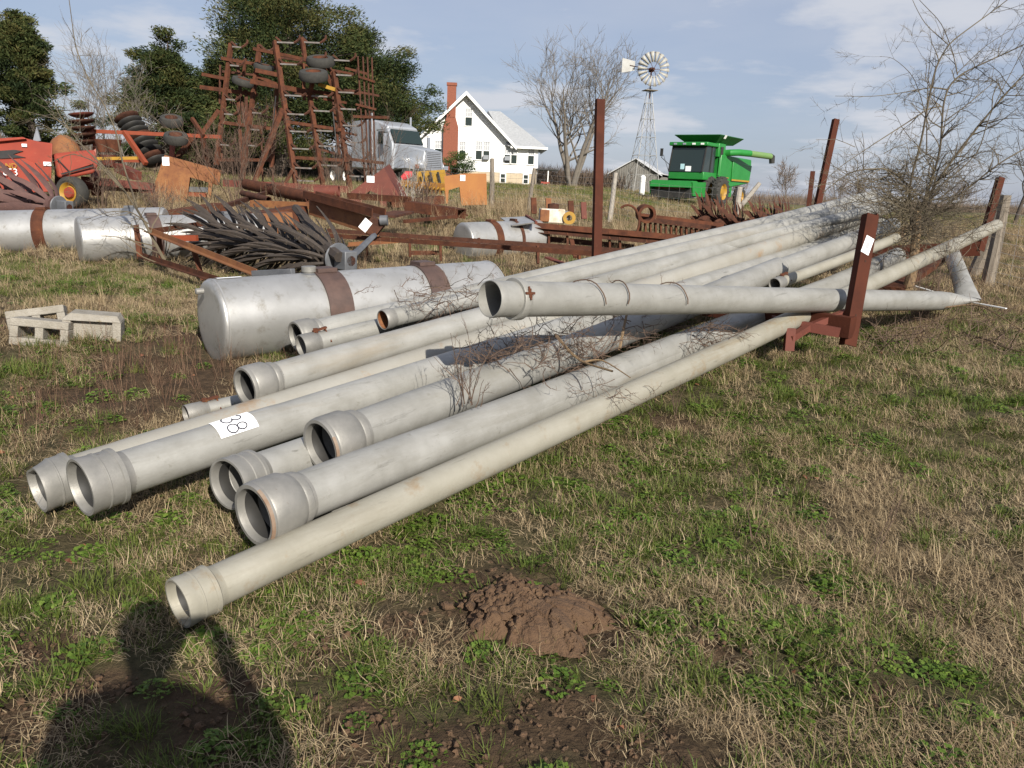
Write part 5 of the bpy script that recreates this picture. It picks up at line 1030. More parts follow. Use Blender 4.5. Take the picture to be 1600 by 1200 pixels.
b2_ = sheet_box('dark red rusted sheet box tipped on its corner, with an arched cut-out', [(600, 262), (631, 320), (598, 331), (590, 303), (578, 298), (567, 306), (563, 326), (545, 314), (548, 300)], 21, .9, RUST_R, (579, 280, 12, 10), off=(.16, 0, .10))
b3 = sheet_box('upright bright orange sheet box left of the wooden fence post', [(694, 275), (727, 271), (760, 271), (761, 320), (721, 321), (718, 292), (701, 297), (700, 318), (697, 318)], 21, .8, mat('rust_orange_bright', (.30, .125, .032), (.26, .10, .028), 2.5, .75, c3=(.22, .055, .024), lo3=.6, hi3=.74), (723, 278, 8, 9), off=(.0, 0, 0))
# pipes, beams and sheet scraps
def scrap_tube(label, pts, r_, m, name='rusty_tube', cat='steel tube', hollow=True, group=None):
    P_ = [at(*p) for p in pts]; t = thing(name, label, cat, (P_[0].x, P_[0].y, G(P_[0].x, P_[0].y)), group=group); Ln = (P_[1] - P_[0]).length
    MB().lathe(P_[0], P_[1], [(.5, r_ * .85), (0, r_ * .85), (0, r_), (Ln, r_), (Ln, r_ * .85), (Ln - .5, r_ * .85)], 20).build('tube', m, t, True); return t
def scrap_beam(label, a_, b_, w_, h_, m, name='steel_beam', cat='steel beam'):
    a_, b_ = at(*a_), at(*b_); t = thing(name, label, cat, (a_.x, a_.y, G(a_.x, a_.y)), group='scattered scrap beams')
    m_ = MB(); m_.beam(a_, b_, w_, .02); d_, s_, u_ = axes(b_ - a_); m_.build('web', m, t, True, smooth=0)
    for k in (-1, 1): MB().beam(a_ + s_ * k * (w_ / 2) - u_ * h_ / 2, b_ + s_ * k * (w_ / 2) - u_ * h_ / 2, .02, h_).build('flange', m, t, True, smooth=0)
    return t
scrap_tube('fat red-brown rusty tube with its open end toward the white-striped channel', ((486, 309, 15.5), (385, 288, 18.0)), .12, RUST)
scrap_tube('ribbed red auger tube lying below the cultivator', ((492, 300, 18), (530, 299, 18)), .13, RUST_R)
scrap_tube('small rusty tube lying on the brown beam before the weedy bush', ((379, 302, 16), (420, 312, 15)), .06, RUST_D)
scrap_beam('long red-brown beam in front of the L-shaped rusty box', (270, 330, 14.5), (345, 318, 15.5), .35, .25, RUST)
scrap_beam('wide rusty steel box beam behind the spiked roller', (320, 345, 12.5), (470, 322, 13.5), .45, .35, RUST)
scrap_beam('short orange-rust beam end behind the tines', (372, 338, 12.4), (452, 332, 12.8), .3, .3, RUST_O)
scrap_beam('low rusty beam along the weeds before the yellow-wheeled baler', (150, 330, 14.5), (245, 326, 14.8), .25, .2, RUST)
scrap_beam('rusty red beam between the baler and the L-shaped box', (128, 276, 17.5), (240, 287, 18), .25, .15, RUST_R)
scrap_beam('rusty beam lying before the orange sheet box', (640, 315, 17), (722, 327, 16.5), .35, .2, RUST)
wc = thing('white_channel', 'rusty steel channel with white painted inside, between the red tube and the tilted tag', 'steel channel', on(520, 12.5)); p, q = at(484, 309, 13.2), at(592, 338, 11.6); d_, s_, u_ = axes(q - p)
MB().beam(p, q, .22, .02).build('web', RUST_D, wc, True, smooth=0)
for k in (-1, 1): MB().beam(p + s_ * k * .11 + u_ * .05, q + s_ * k * .11 + u_ * .05, .02, .12).build('flange', RUST, wc, True, smooth=0)
for f0, f1 in ((.04, .42), (.60, .78)): MB().beam(p.lerp(q, f0) + u_ * .014, p.lerp(q, f1) + u_ * .014, .19, .006).build('white_stripe', WHITE, wc, True, smooth=0)
MB().beam(p - u_ * .15 , q - u_ * .17, .02, .25).build('side_plate', RUST_O, wc, True, smooth=0)
tg = thing('tagged_block', 'rusty bracket block carrying a white tag turned on its corner', 'bracket', on(575, 11)); c_ = at(577, 352, 10.9); M45 = Matrix.Rotation(R(38), 3, 'Y'); MB().box(c_ + Vector((.05, .1, -.02)), (.2, .2, .22), M=M45).build('block', RUST_D, tg, True); MB().box(c_ + Vector((-.05, -.02, .0)), (.12, .005, .16), M=M45).build('paper_tag', PAPER, tg, True, smooth=0); MB().lathe(c_ + Vector((.15, 0, .07)), c_ + Vector((.28, 0, .08)), [(0, 0), (0, .07), (.1, .07), (.1, 0)], 14).build('pulley', GREY, tg, True)
ar2 = thing('curved_arm', 'dark curved steel arm rising between the dark roller and the tilted tag', 'steel arm', on(500, 9)); MB().tube([at(462, 325, 9.6), at(475, 340, 9.3), at(490, 365, 9.0), at(512, 388, 8.6), at(530, 402, 8.4)], [.05, .06, .06, .06, .06], 6).build('arm', TINEM, ar2, True); MB().tube([at(548, 402, 8.5), at(560, 392, 8.8), at(585, 368, 9.6)], [.05, .04, .035], 5).build('lever', GREY, ar2, True)
og = thing('yellow_auger', 'orange-yellow auger with helical flights lying below the truck bumper', 'auger', on(660, 24)); p, q = at(628, 290, 25), at(695, 296, 24.5); d_, s_, u_ = axes(q - p); MB().tube([p, q], .05, 8).build('shaft', YEL, og, True); v, f = [], []; nn = 110
for i in range(nn):
    a_ = i * .62; c = p.lerp(q, i / (nn - 1)); e_ = s_ * math.cos(a_) + u_ * math.sin(a_); v += [c + e_ * .05, c + e_ * .19]
    if i: f.append((2 * i - 2, 2 * i - 1, 2 * i + 1, 2 * i))
MB().add(v, f).build('flight', mat('orange_yellow', (.28, .135, .026), (.22, .095, .02), 4, .65), og, True)
yb = thing('dozer_plate', 'yellow steel blade standing in front of the silver truck grille', 'blade', on(675, 40)); MB().prism([at(650, 268, 41), at(694, 265, 40.5), at(700, 287, 40.5), at(652, 287, 41)], (.02, .1, 0)).build('plate', YEL, yb, True, smooth=0)
for u in (660, 672, 684): wb('rib', BLACK, yb, ((u, 269, 40.5), (u + 4, 286, 40.5), .08))
rc = thing('red_tank_end', 'small bright red curved part lying before the truck fender', 'machine part', on(636, 40)); MB().tube([at(628, 279, 40.5), at(636, 274, 40.5), at(645, 272, 40.5)], [.12, .22, .15], 8).build('shell', mat('bright_red', (.5, .03, .04), None), rc, True)
for nm, lb, ct, a_, b_, w_, h_, mm in (
 ('rusty_plate', 'bent rusty plate in the weeds below the orange sheet box', 'metal plate', (668, 330, 18), (716, 336, 17), .5, .03, RUST),
 ('rusty_plate', 'dark rusty plate leaning behind the tilted tag block', 'metal plate', (600, 338, 14), (632, 331, 15), .4, .04, RUST_D),
 ('rusty_bar', 'thin rusty bar lying in dry weeds between the tipped red box and the small tank', 'bar', (632, 346, 14), (712, 338, 15.5), .06, .06, RUST),
 ('rusty_bar', 'brown bar lying across the beams right of the L-shaped box', 'bar', (352, 322, 14.6), (420, 300, 17), .08, .08, RUST_D),
 ('steel_toolbar', 'long dark red tool bar lying under the folded cultivator', 'tool bar', (350, 286, 24), (545, 296, 24), .2, .2, RUST_R),
 ('steel_toolbar', 'short brown tool bar resting on the weeds below the truck', 'tool bar', (545, 306, 20), (640, 312, 19), .15, .15, RUST),
 ('rusty_channel', 'rusty channel lying low behind the second tank', 'steel channel', (150, 338, 13.6), (330, 334, 13.2), .14, .1, RUST),
 ('rusty_channel', 'orange-brown channel end pointing at the white-striped channel', 'steel channel', (395, 318, 14.8), (500, 322, 14.2), .16, .12, RUST_O),
 ('rusty_plate', 'low red-brown plate before the yellow auger', 'metal plate', (608, 318, 20), (690, 312, 20.5), .5, .2, RUST),
 ('rusty_bar', 'rusty bar standing askew in weeds left of the red stake foot', 'bar', (893, 375, 11.5), (899, 402, 11.2), .06, .03, RUST),
 ('rusty_plate', 'small rust-red foot plate in the weeds beside the red stake', 'metal plate', (855, 402, 10.6), (880, 412, 10.4), .10, .02, RUST_R)):
    t = thing(nm, lb, ct, on(a_[0], a_[2]), group='scattered scrap pieces'); MB().beam(at(*a_), at(*b_), w_, h_).build('steel', mm, t, True, smooth=0)
# white engine and stubs
en = thing('old_engine', 'dirty white engine block with a round pulley sitting on the rusty frame', 'engine', on(865, 14)); c_ = at(862, 337, 14); MB().box(c_, (.42, .35, .24), yaw=.1).build('block', DIRTYW, en, True, bevel=.015); MB().box(c_ + Vector((-.13, -.2, 0)), (.16, .06, .2), yaw=.1).build('cover', RUST_O, en, True, bevel=.01); MB().lathe(c_ + Vector((.3, -.2, -.02)), c_ + Vector((.3, 0, -.02)), [(0, .05), (0, .11), (.06, .11), (.06, .05)], 18, close=True).build('pulley', YEL, en, True); MB().lathe(c_ + Vector((.02, 0, .1)), c_ + Vector((.02, 0, .3)), [(0, .1), (.1, .1), (.12, .0)], 14).build('air_cleaner', RUST_D, en, True); MB().tube([c_ + Vector((.12, -.05, .0)), c_ + Vector((.3, -.02, .0))], .09, 12).build('housing', SILVER, en, True)
for i, (u, v0, v1, w_, m, l) in enumerate(((833, 309, 334, 8, RUST, 'leftmost of the rusty upright stubs behind the white engine'), (856, 310, 330, 8, RUST_O, 'orange rusty upright stub behind the white engine'), (891, 314, 336, 7, RUST, 'rusty upright stub just right of the white engine'), (911, 316, 342, 8, RUST_R, 'bent red rusty stub left of the tall red stake'))):
    t = thing('steel_stub', l, 'steel stub', on(u, 14.6)); a_, b_ = at(u + 1, v1, 14.6), at(u, v0, 14.6); MB().beam(a_, b_, .09, .03).beam(a_ + Vector((.04, .04, 0)), b_ + Vector((.04, .04, 0)), .02, .07).build('plate', m, t, True, smooth=0)
for i, (u, v, l) in enumerate(((791, 326, 'crumpled silver-white metal scrap left of the white engine'), (815, 328, 'small white scrap lying beside the crumpled silver piece'))):
    t = thing('metal_scrap', l, 'scrap', on(u, 15)); m_ = MB(); clod(m_, (0, 0, .12), .18 - .06 * i); m_.build('sheet', DIRTYW if i else CHROME, t, smooth=20)
fl_ = thing('sloping_sheet', 'grey sloping sheet of metal between the small tank and the white engine', 'sheet metal', on(805, 13.4)); MB().prism([at(782, 340, 14), at(822, 338, 14), at(835, 347, 13.2), at(800, 352, 13.2)], (0, .01, -.02)).build('sheet', TANK, fl_, True, smooth=0)
wb('edge', RUST_R, fl_, ((822, 337, 14), (838, 348, 13.2), .04))
bk_ = thing('black_drum', 'black drum lying under the rusty frame below the white engine', 'drum', on(830, 13.8)); MB().lathe(at(812, 371, 14), at(856, 371, 13.8), [(0, 0), (0, .2), (.48, .2), (.48, 0)], 20).build('shell', BLACK, bk_, True)
hpw = thing('hoop_wheel', 'thin rusty iron hoop half buried in weeds right of the tall red stake', 'iron hoop', on(980, 14.5)); MB().tube([at(980, 347, 14.5) + Vector((math.cos(t) * .22, .05 * math.sin(t), math.sin(t) * .30)) for t in np.linspace(-1.2, 2.2, 18)], .022, 6).build('hoop', RUST, hpw, True)
dr = thing('rusty_hub', 'round rusty wheel hub lying on the toothed rail frame', 'wheel hub', on(1015, 15)); MB().lathe(at(1006, 333, 15), at(1022, 338, 14.4), [(0, .12), (0, .17), (.22, .17), (.22, .12)], 20, close=True).build('rim', RUST, dr, True)

# ---------------------------------------------------------------- baler and disc harrows at the left
ba = thing('hay_baler', 'faded red hay baler with yellow lettering and a yellow-rimmed wheel at the left edge', 'baler', on(60, 17)); BD = 17.0
bk = ray(40, 250).normalized()
def pan(poly, dd, th, m, name, bev=.02): return MB().prism([at(u, v, BD + dd) for u, v in poly], bk * th).build(name, m, ba, True, smooth=30, bevel=bev)
pan([(-90, 232), (-20, 222), (40, 216), (60, 221), (82, 224), (80, 285), (68, 281), (56, 262), (40, 252), (-90, 256)], 0, 1.6, BRED, 'body')
pan([(-90, 258), (38, 247), (54, 254), (66, 276), (76, 300), (-90, 306)], -.25, 1.4, BRED, 'chamber')
pan([(-90, 242), (22, 234), (36, 236), (20, 241), (40, 246), (-90, 252)], -.03, .1, BLACK, 'slot', 0)
pan([(84, 240), (118, 236), (148, 234), (154, 256), (147, 271), (116, 277), (90, 278)], -.1, 1.5, BRED, 'side_shield', .05)
pan([(90, 247), (140, 242), (146, 256), (98, 271)], -.16, .04, BRED, 'door', .01)
wb('door_seam', BLACK, ba, ((96, 272, BD - .18), (146, 259, BD - .18), .03), ((89, 248, BD - .18), (108, 268, BD - .18), .02))
pan([(-90, 224), (-20, 217), (36, 214), (42, 217), (-90, 230)], -.1, 1.2, BRED, 'top_cover')
for u, v, w_, h_ in ((38, 227, 8, 4.5), (74, 256, 12, 6)): MB().box(at(u, v, BD - .04), (w_ * BD / FPX, .01, h_ * BD / FPX)).build('paper_tag', PAPER, ba, True, smooth=0)
def lettering(txt, u, v, size, m, d, parent, name='lettering'):
    c_ = bpy.data.curves.new(name, 'FONT'); c_.body = txt; c_.size = size; c_.extrude = .003; c_.align_x = 'RIGHT'; c_.materials.append(m)
    o = bpy.data.objects.new(name, c_); C.objects.link(o); dg = bpy.context.evaluated_depsgraph_get(); me_ = bpy.data.meshes.new_from_object(o.evaluated_get(dg)); bpy.data.objects.remove(o); o = bpy.data.objects.new(name, me_); C.objects.link(o); o.parent = parent; o.location = XF[parent].inverted() @ at(u, v, d); o.rotation_euler = (R(90), R(-5) * 0 - R(2), R(8)); return o
lettering('OLLAND', 27, 263, .15, YEL, BD - .30, ba); lettering('853', 29, 274, .20, WHITE, BD - .30, ba)
wh = at(113, 301, BD - .3); tyre_wheel(ba, XF[ba].inverted() @ wh, (.25, 1, 0), .33, .28, YEL, 0, rim_r=.62)
c_ = XF[ba].inverted() @ wh; MB().lathe(c_ + Vector((-.03, -.12, 0)), c_ + Vector((.2, 1, 0)), [(0, 0), (0, .10), (.05, .12), (.05, 0)], 14).build('hub', BRED, ba)
stg = thing('warning_triangle', 'pale grey triangular sign plate standing on the red baler', 'sign', at(57, 218, 17.6)); MB().prism([at(51, 221, 17.6), at(63, 220, 17.6), at(57, 198, 17.6)], (0, .03, 0)).build('plate', SILVER, stg, True, smooth=0)
dm = thing('rusty_dome', 'round rusty dome behind the red baler side shield', 'tank', on(100, 19)); c_ = at(100, 226, 19); MB().lathe(c_ - Vector((0, 0, .25)), c_ + Vector((0, 0, 1)), [(0, .36), (.2, .34), (.36, .24), (.46, .1), (.48, 0)], 20).build('dome', RUST_O, dm, True); wb('stand', RUST_D, dm, ((100, 235, 19), (100, 300, 19), .3))
def disc_gang(label, p, q, n_, r_, mats, tilt, d=20):
    t = thing('disc_gang', label, 'disc harrow', (p.x, p.y, G(p.x, p.y)), group='stacked disc harrow gangs'); ax = (q - p); L_ = ax.length; MB().tube([p, q], .05, 8).build('axle', RUST_D, t, True)
    for k in range(n_):
        c = p.lerp(q, k / (n_ - 1)); aa = (ax.normalized() + Vector(tilt)).normalized(); MB().lathe(c, c + aa, [(0, 0), (.01, r_ * .5), (.05, r_ * .85), (.09, r_), (.08, r_), (.035, r_ * .82), (-.01, r_ * .45), (-.02, 0)], 20).build('disc', mats[k % len(mats)], t, True, smooth=60)
        sm_ = (GREEN, YEL, GREEN)[k % 3] if mats[0] is BLACK and k > 2 else RUST_D
        MB().lathe(c + aa * .03 - ax.normalized() * .05, c + aa, [(0, 0), (0, .16 if sm_ is not RUST_D else .07), (.06, .07), (.12, .07)], 8).build('spool', sm_, t, True)
    return t
disc_gang('upright stack of dark rusty discs with a red top disc behind the baler', at(132, 226, 20), at(128, 183, 20), 5, .30, (RUST_D, RUST_D, RUST_D, RUST_D, RUST_R), (0, -.25, 0))
disc_gang('leaning stack of black discs with green and yellow spots left of the tyres', at(246, 256, 21), at(200, 188, 21.5), 10, .33, (BLACK, RUST_D, BLACK, BLACK), (.1, -.25, .25))
fb = thing('orange_frame', 'orange painted tool bar frame holding the disc stacks', 'implement frame', on(240, 20.5)); wb('tool_bar', ORANGE, fb, ((146, 205, 20.3), (345, 214, 20.3), .09)); wb('diagonal', ORANGE, fb, ((194, 206, 20.2), (228, 256, 20.0), .10)); wb('lower_bar', ORANGE, fb, ((160, 250, 20.2), (228, 252, 20.2), .07)); wb('upright', ORANGE, fb, ((140, 200, 20.3), (142, 218, 20.3), .2), ((146, 205, 20.3), (150, 280, 20.3), .08), ((270, 210, 20.3), (268, 262, 20.3), .10))
wb('brace', RUST, fb, ((310, 208, 20.8), (262, 262, 21.3), .12), ((316, 210, 20.8), (326, 262, 21.3), .1), ((300, 185, 20.4), (318, 212, 20.2), .08))
for u, v, dd, l in ((268, 189, 21.0, 'upper dark tyre lying flat above the orange tool bar'), (275, 216, 19.8, 'lower dark tyre lying flat below the orange tool bar')):
    t = thing('old_tyre', l, 'tyre', at(u, v, dd), group='old tyres on the orange frame'); flat_tyre(t, at(u, v, dd), .29, .24, (.15, -.4, 1), RUST_D, 'casing')
# more rusty junk under the frame
jk = thing('rusty_planter', 'low rusty red implement with small hoppers below the orange tool bar', 'implement', on(205, 19)); wb('bar', RUST_R, jk, ((130, 290, 18), (240, 296, 18), .16), ((150, 272, 18.5), (150, 300, 18), .2), ((185, 262, 19), (215, 275, 18.6), .2))
for u, v in ((162, 238), (178, 238), (170, 262)): c_ = at(u, v, 19.5); MB().lathe(c_, c_ + Vector((0, 0, 1)), [(0, 0), (0, .12), (.3, .2), (.3, 0)], 12).build('hopper', RUST if v < 250 else RUST_R, jk, True)
wb('hopper_lid', YEL, jk, ((150, 248, 19), (215, 247, 19), .07))

# ---------------------------------------------------------------- fence
fe = thing('wire_fence', 'sagging woven wire fence on old wooden posts along the field edge', 'fence', on(960, 20))
FP = [(640, 27), (705, 25.5), (769, 24, 248, .075, 0, WOOD), (826, 22.5, 263, .055, 9, WOOD), (955, 20, 270, .06, 7, WOODP), (1150, 17.2, 292, .07, 6, WOODP), (1568, 11.6, 305, .085, 4, WOOD), (1720, 10.5)]
tops = []
for f_ in FP:
    p = on(f_[0], f_[1])
    if len(f_) > 2:
        q = at(f_[0] + f_[4], f_[2], f_[1]); m_ = MB().tube([p - Vector((0, 0, .2)), p.lerp(q, .5) + Vector((.01, 0, 0)), q], [f_[3] * 1.15, f_[3], f_[3] * .85], 9)
        if f_[0] == 1150: m_.tube([p.lerp(q, .55), p.lerp(q, .75) + Vector((.18, 0, .02)), q + Vector((.42, 0, .10))], [.06, .055, .045], 8)
        m_.build('post', f_[5], fe, True)
    tops.append((p, 1.15))
WIRE = mat('fence_wire', (.30, .29, .28), None, rough=.5, metal=.4)
for k in range(8):
    m_ = MB()
    for i in range(len(tops) - 1):
        (p, h), (q, h2) = tops[i], tops[i + 1]; pts = [p.lerp(q, t) + Vector((0, 0, h * (k + .6) / 8 - .06 * math.sin(math.pi * t))) for t in np.linspace(0, 1, 9)]; m_.tube(pts, .0028, 3, caps=False)
    m_.build('strand', WIRE, fe, True, smooth=0)
m_ = MB()
for i in range(len(tops) - 1):
    (p, h), (q, h2) = tops[i], tops[i + 1]; n_ = int((q - p).length / .3)
    for k in range(n_): c = p.lerp(q, k / n_); m_.tube([c, c + Vector((0, 0, h * 7.6 / 8 - .05))], .0022, 3, caps=False)
o = m_.build('stay', WIRE, fe, True, smooth=0); o['kind'] = 'stuff'
sgp = thing('weathered_stump', 'grey weathered post leaning behind the right end of the front pipe', 'post', on(1548, 12.5)); MB().tube([on(1540, 12.5) - Vector((0, 0, .1)), at(1556, 350, 12.4), at(1568, 312, 12.3)], [.10, .09, .085], 8).build('wood', WOOD, sgp, True)

# ---------------------------------------------------------------- photographer, whose shadow falls on the front pipe
ph = thing('person', 'person in dark clothes holding up a small camera, seen only as a shadow', 'person', (-.035, -.40, .045))
vs_ = [(0, 0, .95), (0, .0, 1.15), (0, .02, 1.36), (0, .03, 1.46), (0, .09, 1.60),          # pelvis chest neck head
       (-.19, .02, 1.38), (-.24, .10, 1.13), (-.02, .33, 1.42),                               # left arm
       (.19, .02, 1.38), (.375, .12, 1.22), (.13, .33, 1.44),                                  # right arm
       (-.10, 0, .90), (-.12, .03, .50), (-.13, -.02, .08), (-.13, .14, .04), (.10, 0, .90), (.12, .03, .50), (.13, -.02, .08), (.13, .14, .04)]
ed = [(0, 1), (1, 2), (2, 3), (2, 5), (5, 6), (6, 7), (2, 8), (8, 9), (9, 10), (0, 11), (11, 12), (12, 13), (13, 14), (0, 15), (15, 16), (16, 17), (17, 18)]
rad = {0: (.17, .12), 1: (.16, .12), 2: (.18, .12), 3: (.065, .065), 4: (.09, .10), 5: (.075, .075), 6: (.05, .05), 7: (.03, .03), 8: (.085, .085), 9: (.065, .065), 10: (.03, .03), 11: (.10, .10), 12: (.065, .065), 13: (.045, .045), 14: (.04, .04), 15: (.10, .10), 16: (.065, .065), 17: (.045, .045), 18: (.04, .04)}
keep = [i for i in range(len(vs_)) if i != 4]; rm = {o_: n_ for n_, o_ in enumerate(keep)}
me = bpy.data.meshes.new('body'); me.from_pydata([vs_[i] for i in keep], [(rm[a_], rm[b_]) for a_, b_ in ed], []); me.materials.append(CLOTH); bo = bpy.data.objects.new('body', me); C.objects.link(bo); bo.parent = ph
sk_ = bo.modifiers.new('skin', 'SKIN'); me.skin_vertices.new() if not me.skin_vertices else None
for i, o_ in enumerate(keep): me.skin_vertices[0].data[i].radius = rad[o_]
me.skin_vertices[0].data[0].use_root = True; sb_ = bo.modifiers.new('sub', 'SUBSURF'); sb_.levels = 2; sb_.render_levels = 2
m_ = MB(); hc = Vector((0, .07, 1.615))
prf = [(-.125, .0), (-.12, .03), (-.10, .052), (-.06, .068), (-.01, .076), (.05, .078), (.09, .066), (.115, .04), (.125, 0)]
m_.lathe(hc, hc + Vector((0, 0, 1)), prf, 20); m_.v = [(hc.x + (x - hc.x) * .95, hc.y + (y - hc.y) * 1.22, z) for x, y, z in m_.v]; m_.tube([hc + Vector((0, .085, .01)), hc + Vector((0, .115, -.03))], [.012, .018], 6); m_.tube([hc - Vector((0, 0, .20)), hc - Vector((0, 0, .08))], .055, 10)
for s_ in (-1, 1): m_.tube([hc + Vector((s_ * .072, .0, -.03)), hc + Vector((s_ * .08, -.005, .02))], [.012, .02], 6)
m_.build('head', SKIN, ph); m_ = MB().lathe(hc, hc + Vector((0, 0, 1)), [(.01, .088), (.06, .089), (.10, .074), (.128, .045), (.138, 0)], 20); m_.v = [(hc.x + (x - hc.x) * 1.0, hc.y - .012 + (y - hc.y) * 1.22, z) for x, y, z in m_.v]; m_.build('hair', HAIRM, ph)
for s_, e_ in ((-1, Vector((-.02, .33, 1.42))), (1, Vector((.17, .35, 1.42)))):
    m_ = MB(); tgt = Vector((.035 + s_ * .05, .36, 1.49)); pm = e_.lerp(tgt, .45); m_.tube([e_, pm, e_.lerp(tgt, .75)], [.026, .036, .032], 8)
    for k in range(4): b_ = pm + Vector((0, .005, .012 * k - .01)); m_.tube([b_, b_ + Vector((-s_ * .02, .015, .035)), b_ + Vector((-s_ * .05, .012, .045)), b_ + Vector((-s_ * .062, .0, .05 - .004 * k))], [.009, .0085, .008, .007], 6)
    m_.tube([pm, pm + Vector((-s_ * .01, -.025, .03)), pm + Vector((-s_ * .03, -.03, .055))], [.011, .010, .008], 6); m_.build('hand', SKIN, ph)
cmr = thing('compact_camera', 'small black compact camera held up in the hands of the person', 'camera', (0, -.035, 1.545)); MB().box((0, -.012, 0), (.105, .022, .062)).build('case', BLACK, cmr, bevel=.004); MB().box((.03, -.012, .034), (.02, .014, .006)).build('shutter_button', SILVER, cmr)
# ---------------------------------------------------------------- ground cover (uncountable: one object each, instanced blades)
def cover_mat(name, cols, rough=.8, trans=0.0):
    m = bpy.data.materials.new(name); m.use_nodes = True; t = m.node_tree; n = t.nodes; b = n['Principled BSDF']; L = t.links.new
    b.inputs['Roughness'].default_value = rough; b.inputs['Specular IOR Level'].default_value = .25
    a = n.new('ShaderNodeAttribute'); a.attribute_type = 'INSTANCER'; a.attribute_name = 'tint'
    v = n.new('ShaderNodeVertexColor'); v.layer_name = 'var'
    sp = n.new('ShaderNodeSeparateColor'); L(v.outputs[0], sp.inputs[0])
    ad = n.new('ShaderNodeMath'); ad.operation = 'ADD'; L(a.outputs['Fac'], ad.inputs[0]); L(sp.outputs[0], ad.inputs[1])
    md = n.new('ShaderNodeMath'); md.operation = 'MULTIPLY'; md.inputs[1].default_value = .5; L(ad.outputs[0], md.inputs[0])
    r = n.new('ShaderNodeValToRGB'); el = r.color_ramp.elements
    while len(el) < len(cols): el.new(.5)
    for i, c in enumerate(cols): el[i].position = i / (len(cols) - 1); el[i].color = (*c, 1)
    L(md.outputs[0], r.inputs[0]); L(r.outputs[0], b.inputs['Base Color'])
    if trans:
        tr_ = n.new('ShaderNodeBsdfTranslucent'); L(r.outputs[0], tr_.inputs[0]); ms = n.new('ShaderNodeMixShader'); ms.inputs[0].default_value = trans
        L(b.outputs[0], ms.inputs[1]); L(tr_.outputs[0], ms.inputs[2]); L(ms.outputs[0], n['Material Output'].inputs[0])
    return m
M_STRAW = cover_mat('dead_grass', [(.10, .064, .036), (.20, .140, .080), (.30, .225, .130), (.41, .32, .195), (.52, .43, .285)], .75, .15)
M_GREEN = cover_mat('green_grass', [(.038, .058, .012), (.072, .10, .018), (.115, .142, .028), (.18, .19, .055)], .6, .25)
M_CLOVER = cover_mat('clover', [(.038, .075, .012), (.07, .122, .018), (.115, .175, .028), (.17, .22, .045)], .5, .25)
M_WEED = cover_mat('red_brown_weeds', [(.075, .038, .027), (.12, .066, .042), (.18, .112, .07), (.25, .18, .12)], .85, .1)
M_LEAF = cover_mat('fallen_leaves', [(.10, .04, .025), (.18, .07, .035), (.20, .11, .06)], .8)
def proto_mesh(name, gen, m):
    V, F, A = [], [], []
    gen(V, F, A)
    me = bpy.data.meshes.new(name); me.from_pydata(V, [], F); me.materials.append(m)
    ca = me.color_attributes.new('var', 'FLOAT_COLOR', 'POINT'); ca.data.foreach_set('color', np.repeat(np.array(A, np.float32)[:, None], 4, 1).reshape(-1))
    return bpy.data.objects.new(name, me)
def blade(V, F, A, p, az, length, lean, curl, wd, var, seg=3, az_turn=0.0):
    """a ribbon leaving p toward azimuth az, rising at angle lean above the ground and curling by curl"""
    x, y, z = p; st = length / seg; base = len(V)
    for i in range(seg + 1):
        w_ = wd * (1 - (i / seg) ** 1.6 * .85) * .5
        V.append((x - math.sin(az) * w_, y + math.cos(az) * w_, z)); V.append((x + math.sin(az) * w_, y - math.cos(az) * w_, z + w_ * .3)); A += [var, var]
        if i: q = base + 2 * i; F.append((q - 2, q - 1, q + 1, q))
        x += math.cos(az) * math.cos(lean) * st; y += math.sin(az) * math.cos(lean) * st; z = max(.002, z + math.sin(lean) * st); lean += curl / seg; az += az_turn / seg
def g_straw(n, rad, lmin, lmax, flat=.5, wd=.0023):
    def f(V, F, A):
        for k in range(n):
            a_ = rnd.uniform(0, 6.28); r_ = rad * math.sqrt(rnd.random())
            lean = rnd.uniform(.05, .5) if rnd.random() < flat else rnd.uniform(.5, 1.35)
            blade(V, F, A, (r_ * math.cos(a_), r_ * math.sin(a_), rnd.uniform(0, .02)), rnd.uniform(0, 6.28), rnd.uniform(lmin, lmax), lean, rnd.uniform(-1.9, .2), wd * rnd.uniform(.6, 1.4), rnd.random(), 3, rnd.uniform(-1.4, 1.4))
    return f
def g_tuft(n, rad, lmin, lmax, wd=.0035):
    def f(V, F, A):
        for k in range(n):
            a_ = rnd.uniform(0, 6.28); r_ = rad * rnd.random()
            blade(V, F, A, (r_ * math.cos(a_), r_ * math.sin(a_), 0), a_ + rnd.uniform(-.9, .9), rnd.uniform(lmin, lmax), rnd.uniform(.5, 1.5), rnd.uniform(-1.5, 0), wd * rnd.uniform(.6, 1.3), rnd.random(), 3, rnd.uniform(-.6, .6))
    return f
def g_clover(n, rad):
    def f(V, F, A):
        for k in range(n):
            a_ = rnd.uniform(0, 6.28); r_ = rad * math.sqrt(rnd.random()); h = rnd.uniform(.012, .055) * (1.2 - r_ / rad); var = rnd.random()
            cx, cy = r_ * math.cos(a_), r_ * math.sin(a_); tx, ty = rnd.uniform(-.5, .5), rnd.uniform(-.5, .5); b0 = rnd.uniform(0, 6.28)
            for q in range(rnd.choice((2, 3, 3))):
                th = b0 + q * 2.09; s_ = rnd.uniform(.004, .0075); base = len(V); ox, oy = cx + math.cos(th) * s_ * 1.0, cy + math.sin(th) * s_ * 1.0
                for e_ in range(6):
                    t2 = e_ * math.pi / 3; dx, dy = math.cos(t2) * s_, math.sin(t2) * s_; V.append((ox + dx, oy + dy, h + dx * tx + dy * ty)); A.append(var)
                F.append(tuple(range(base, base + 6)))
            if rnd.random() < .4: blade(V, F, A, (cx, cy, 0), a_, h, 1.4, 0, .0015, var, 1)
    return f
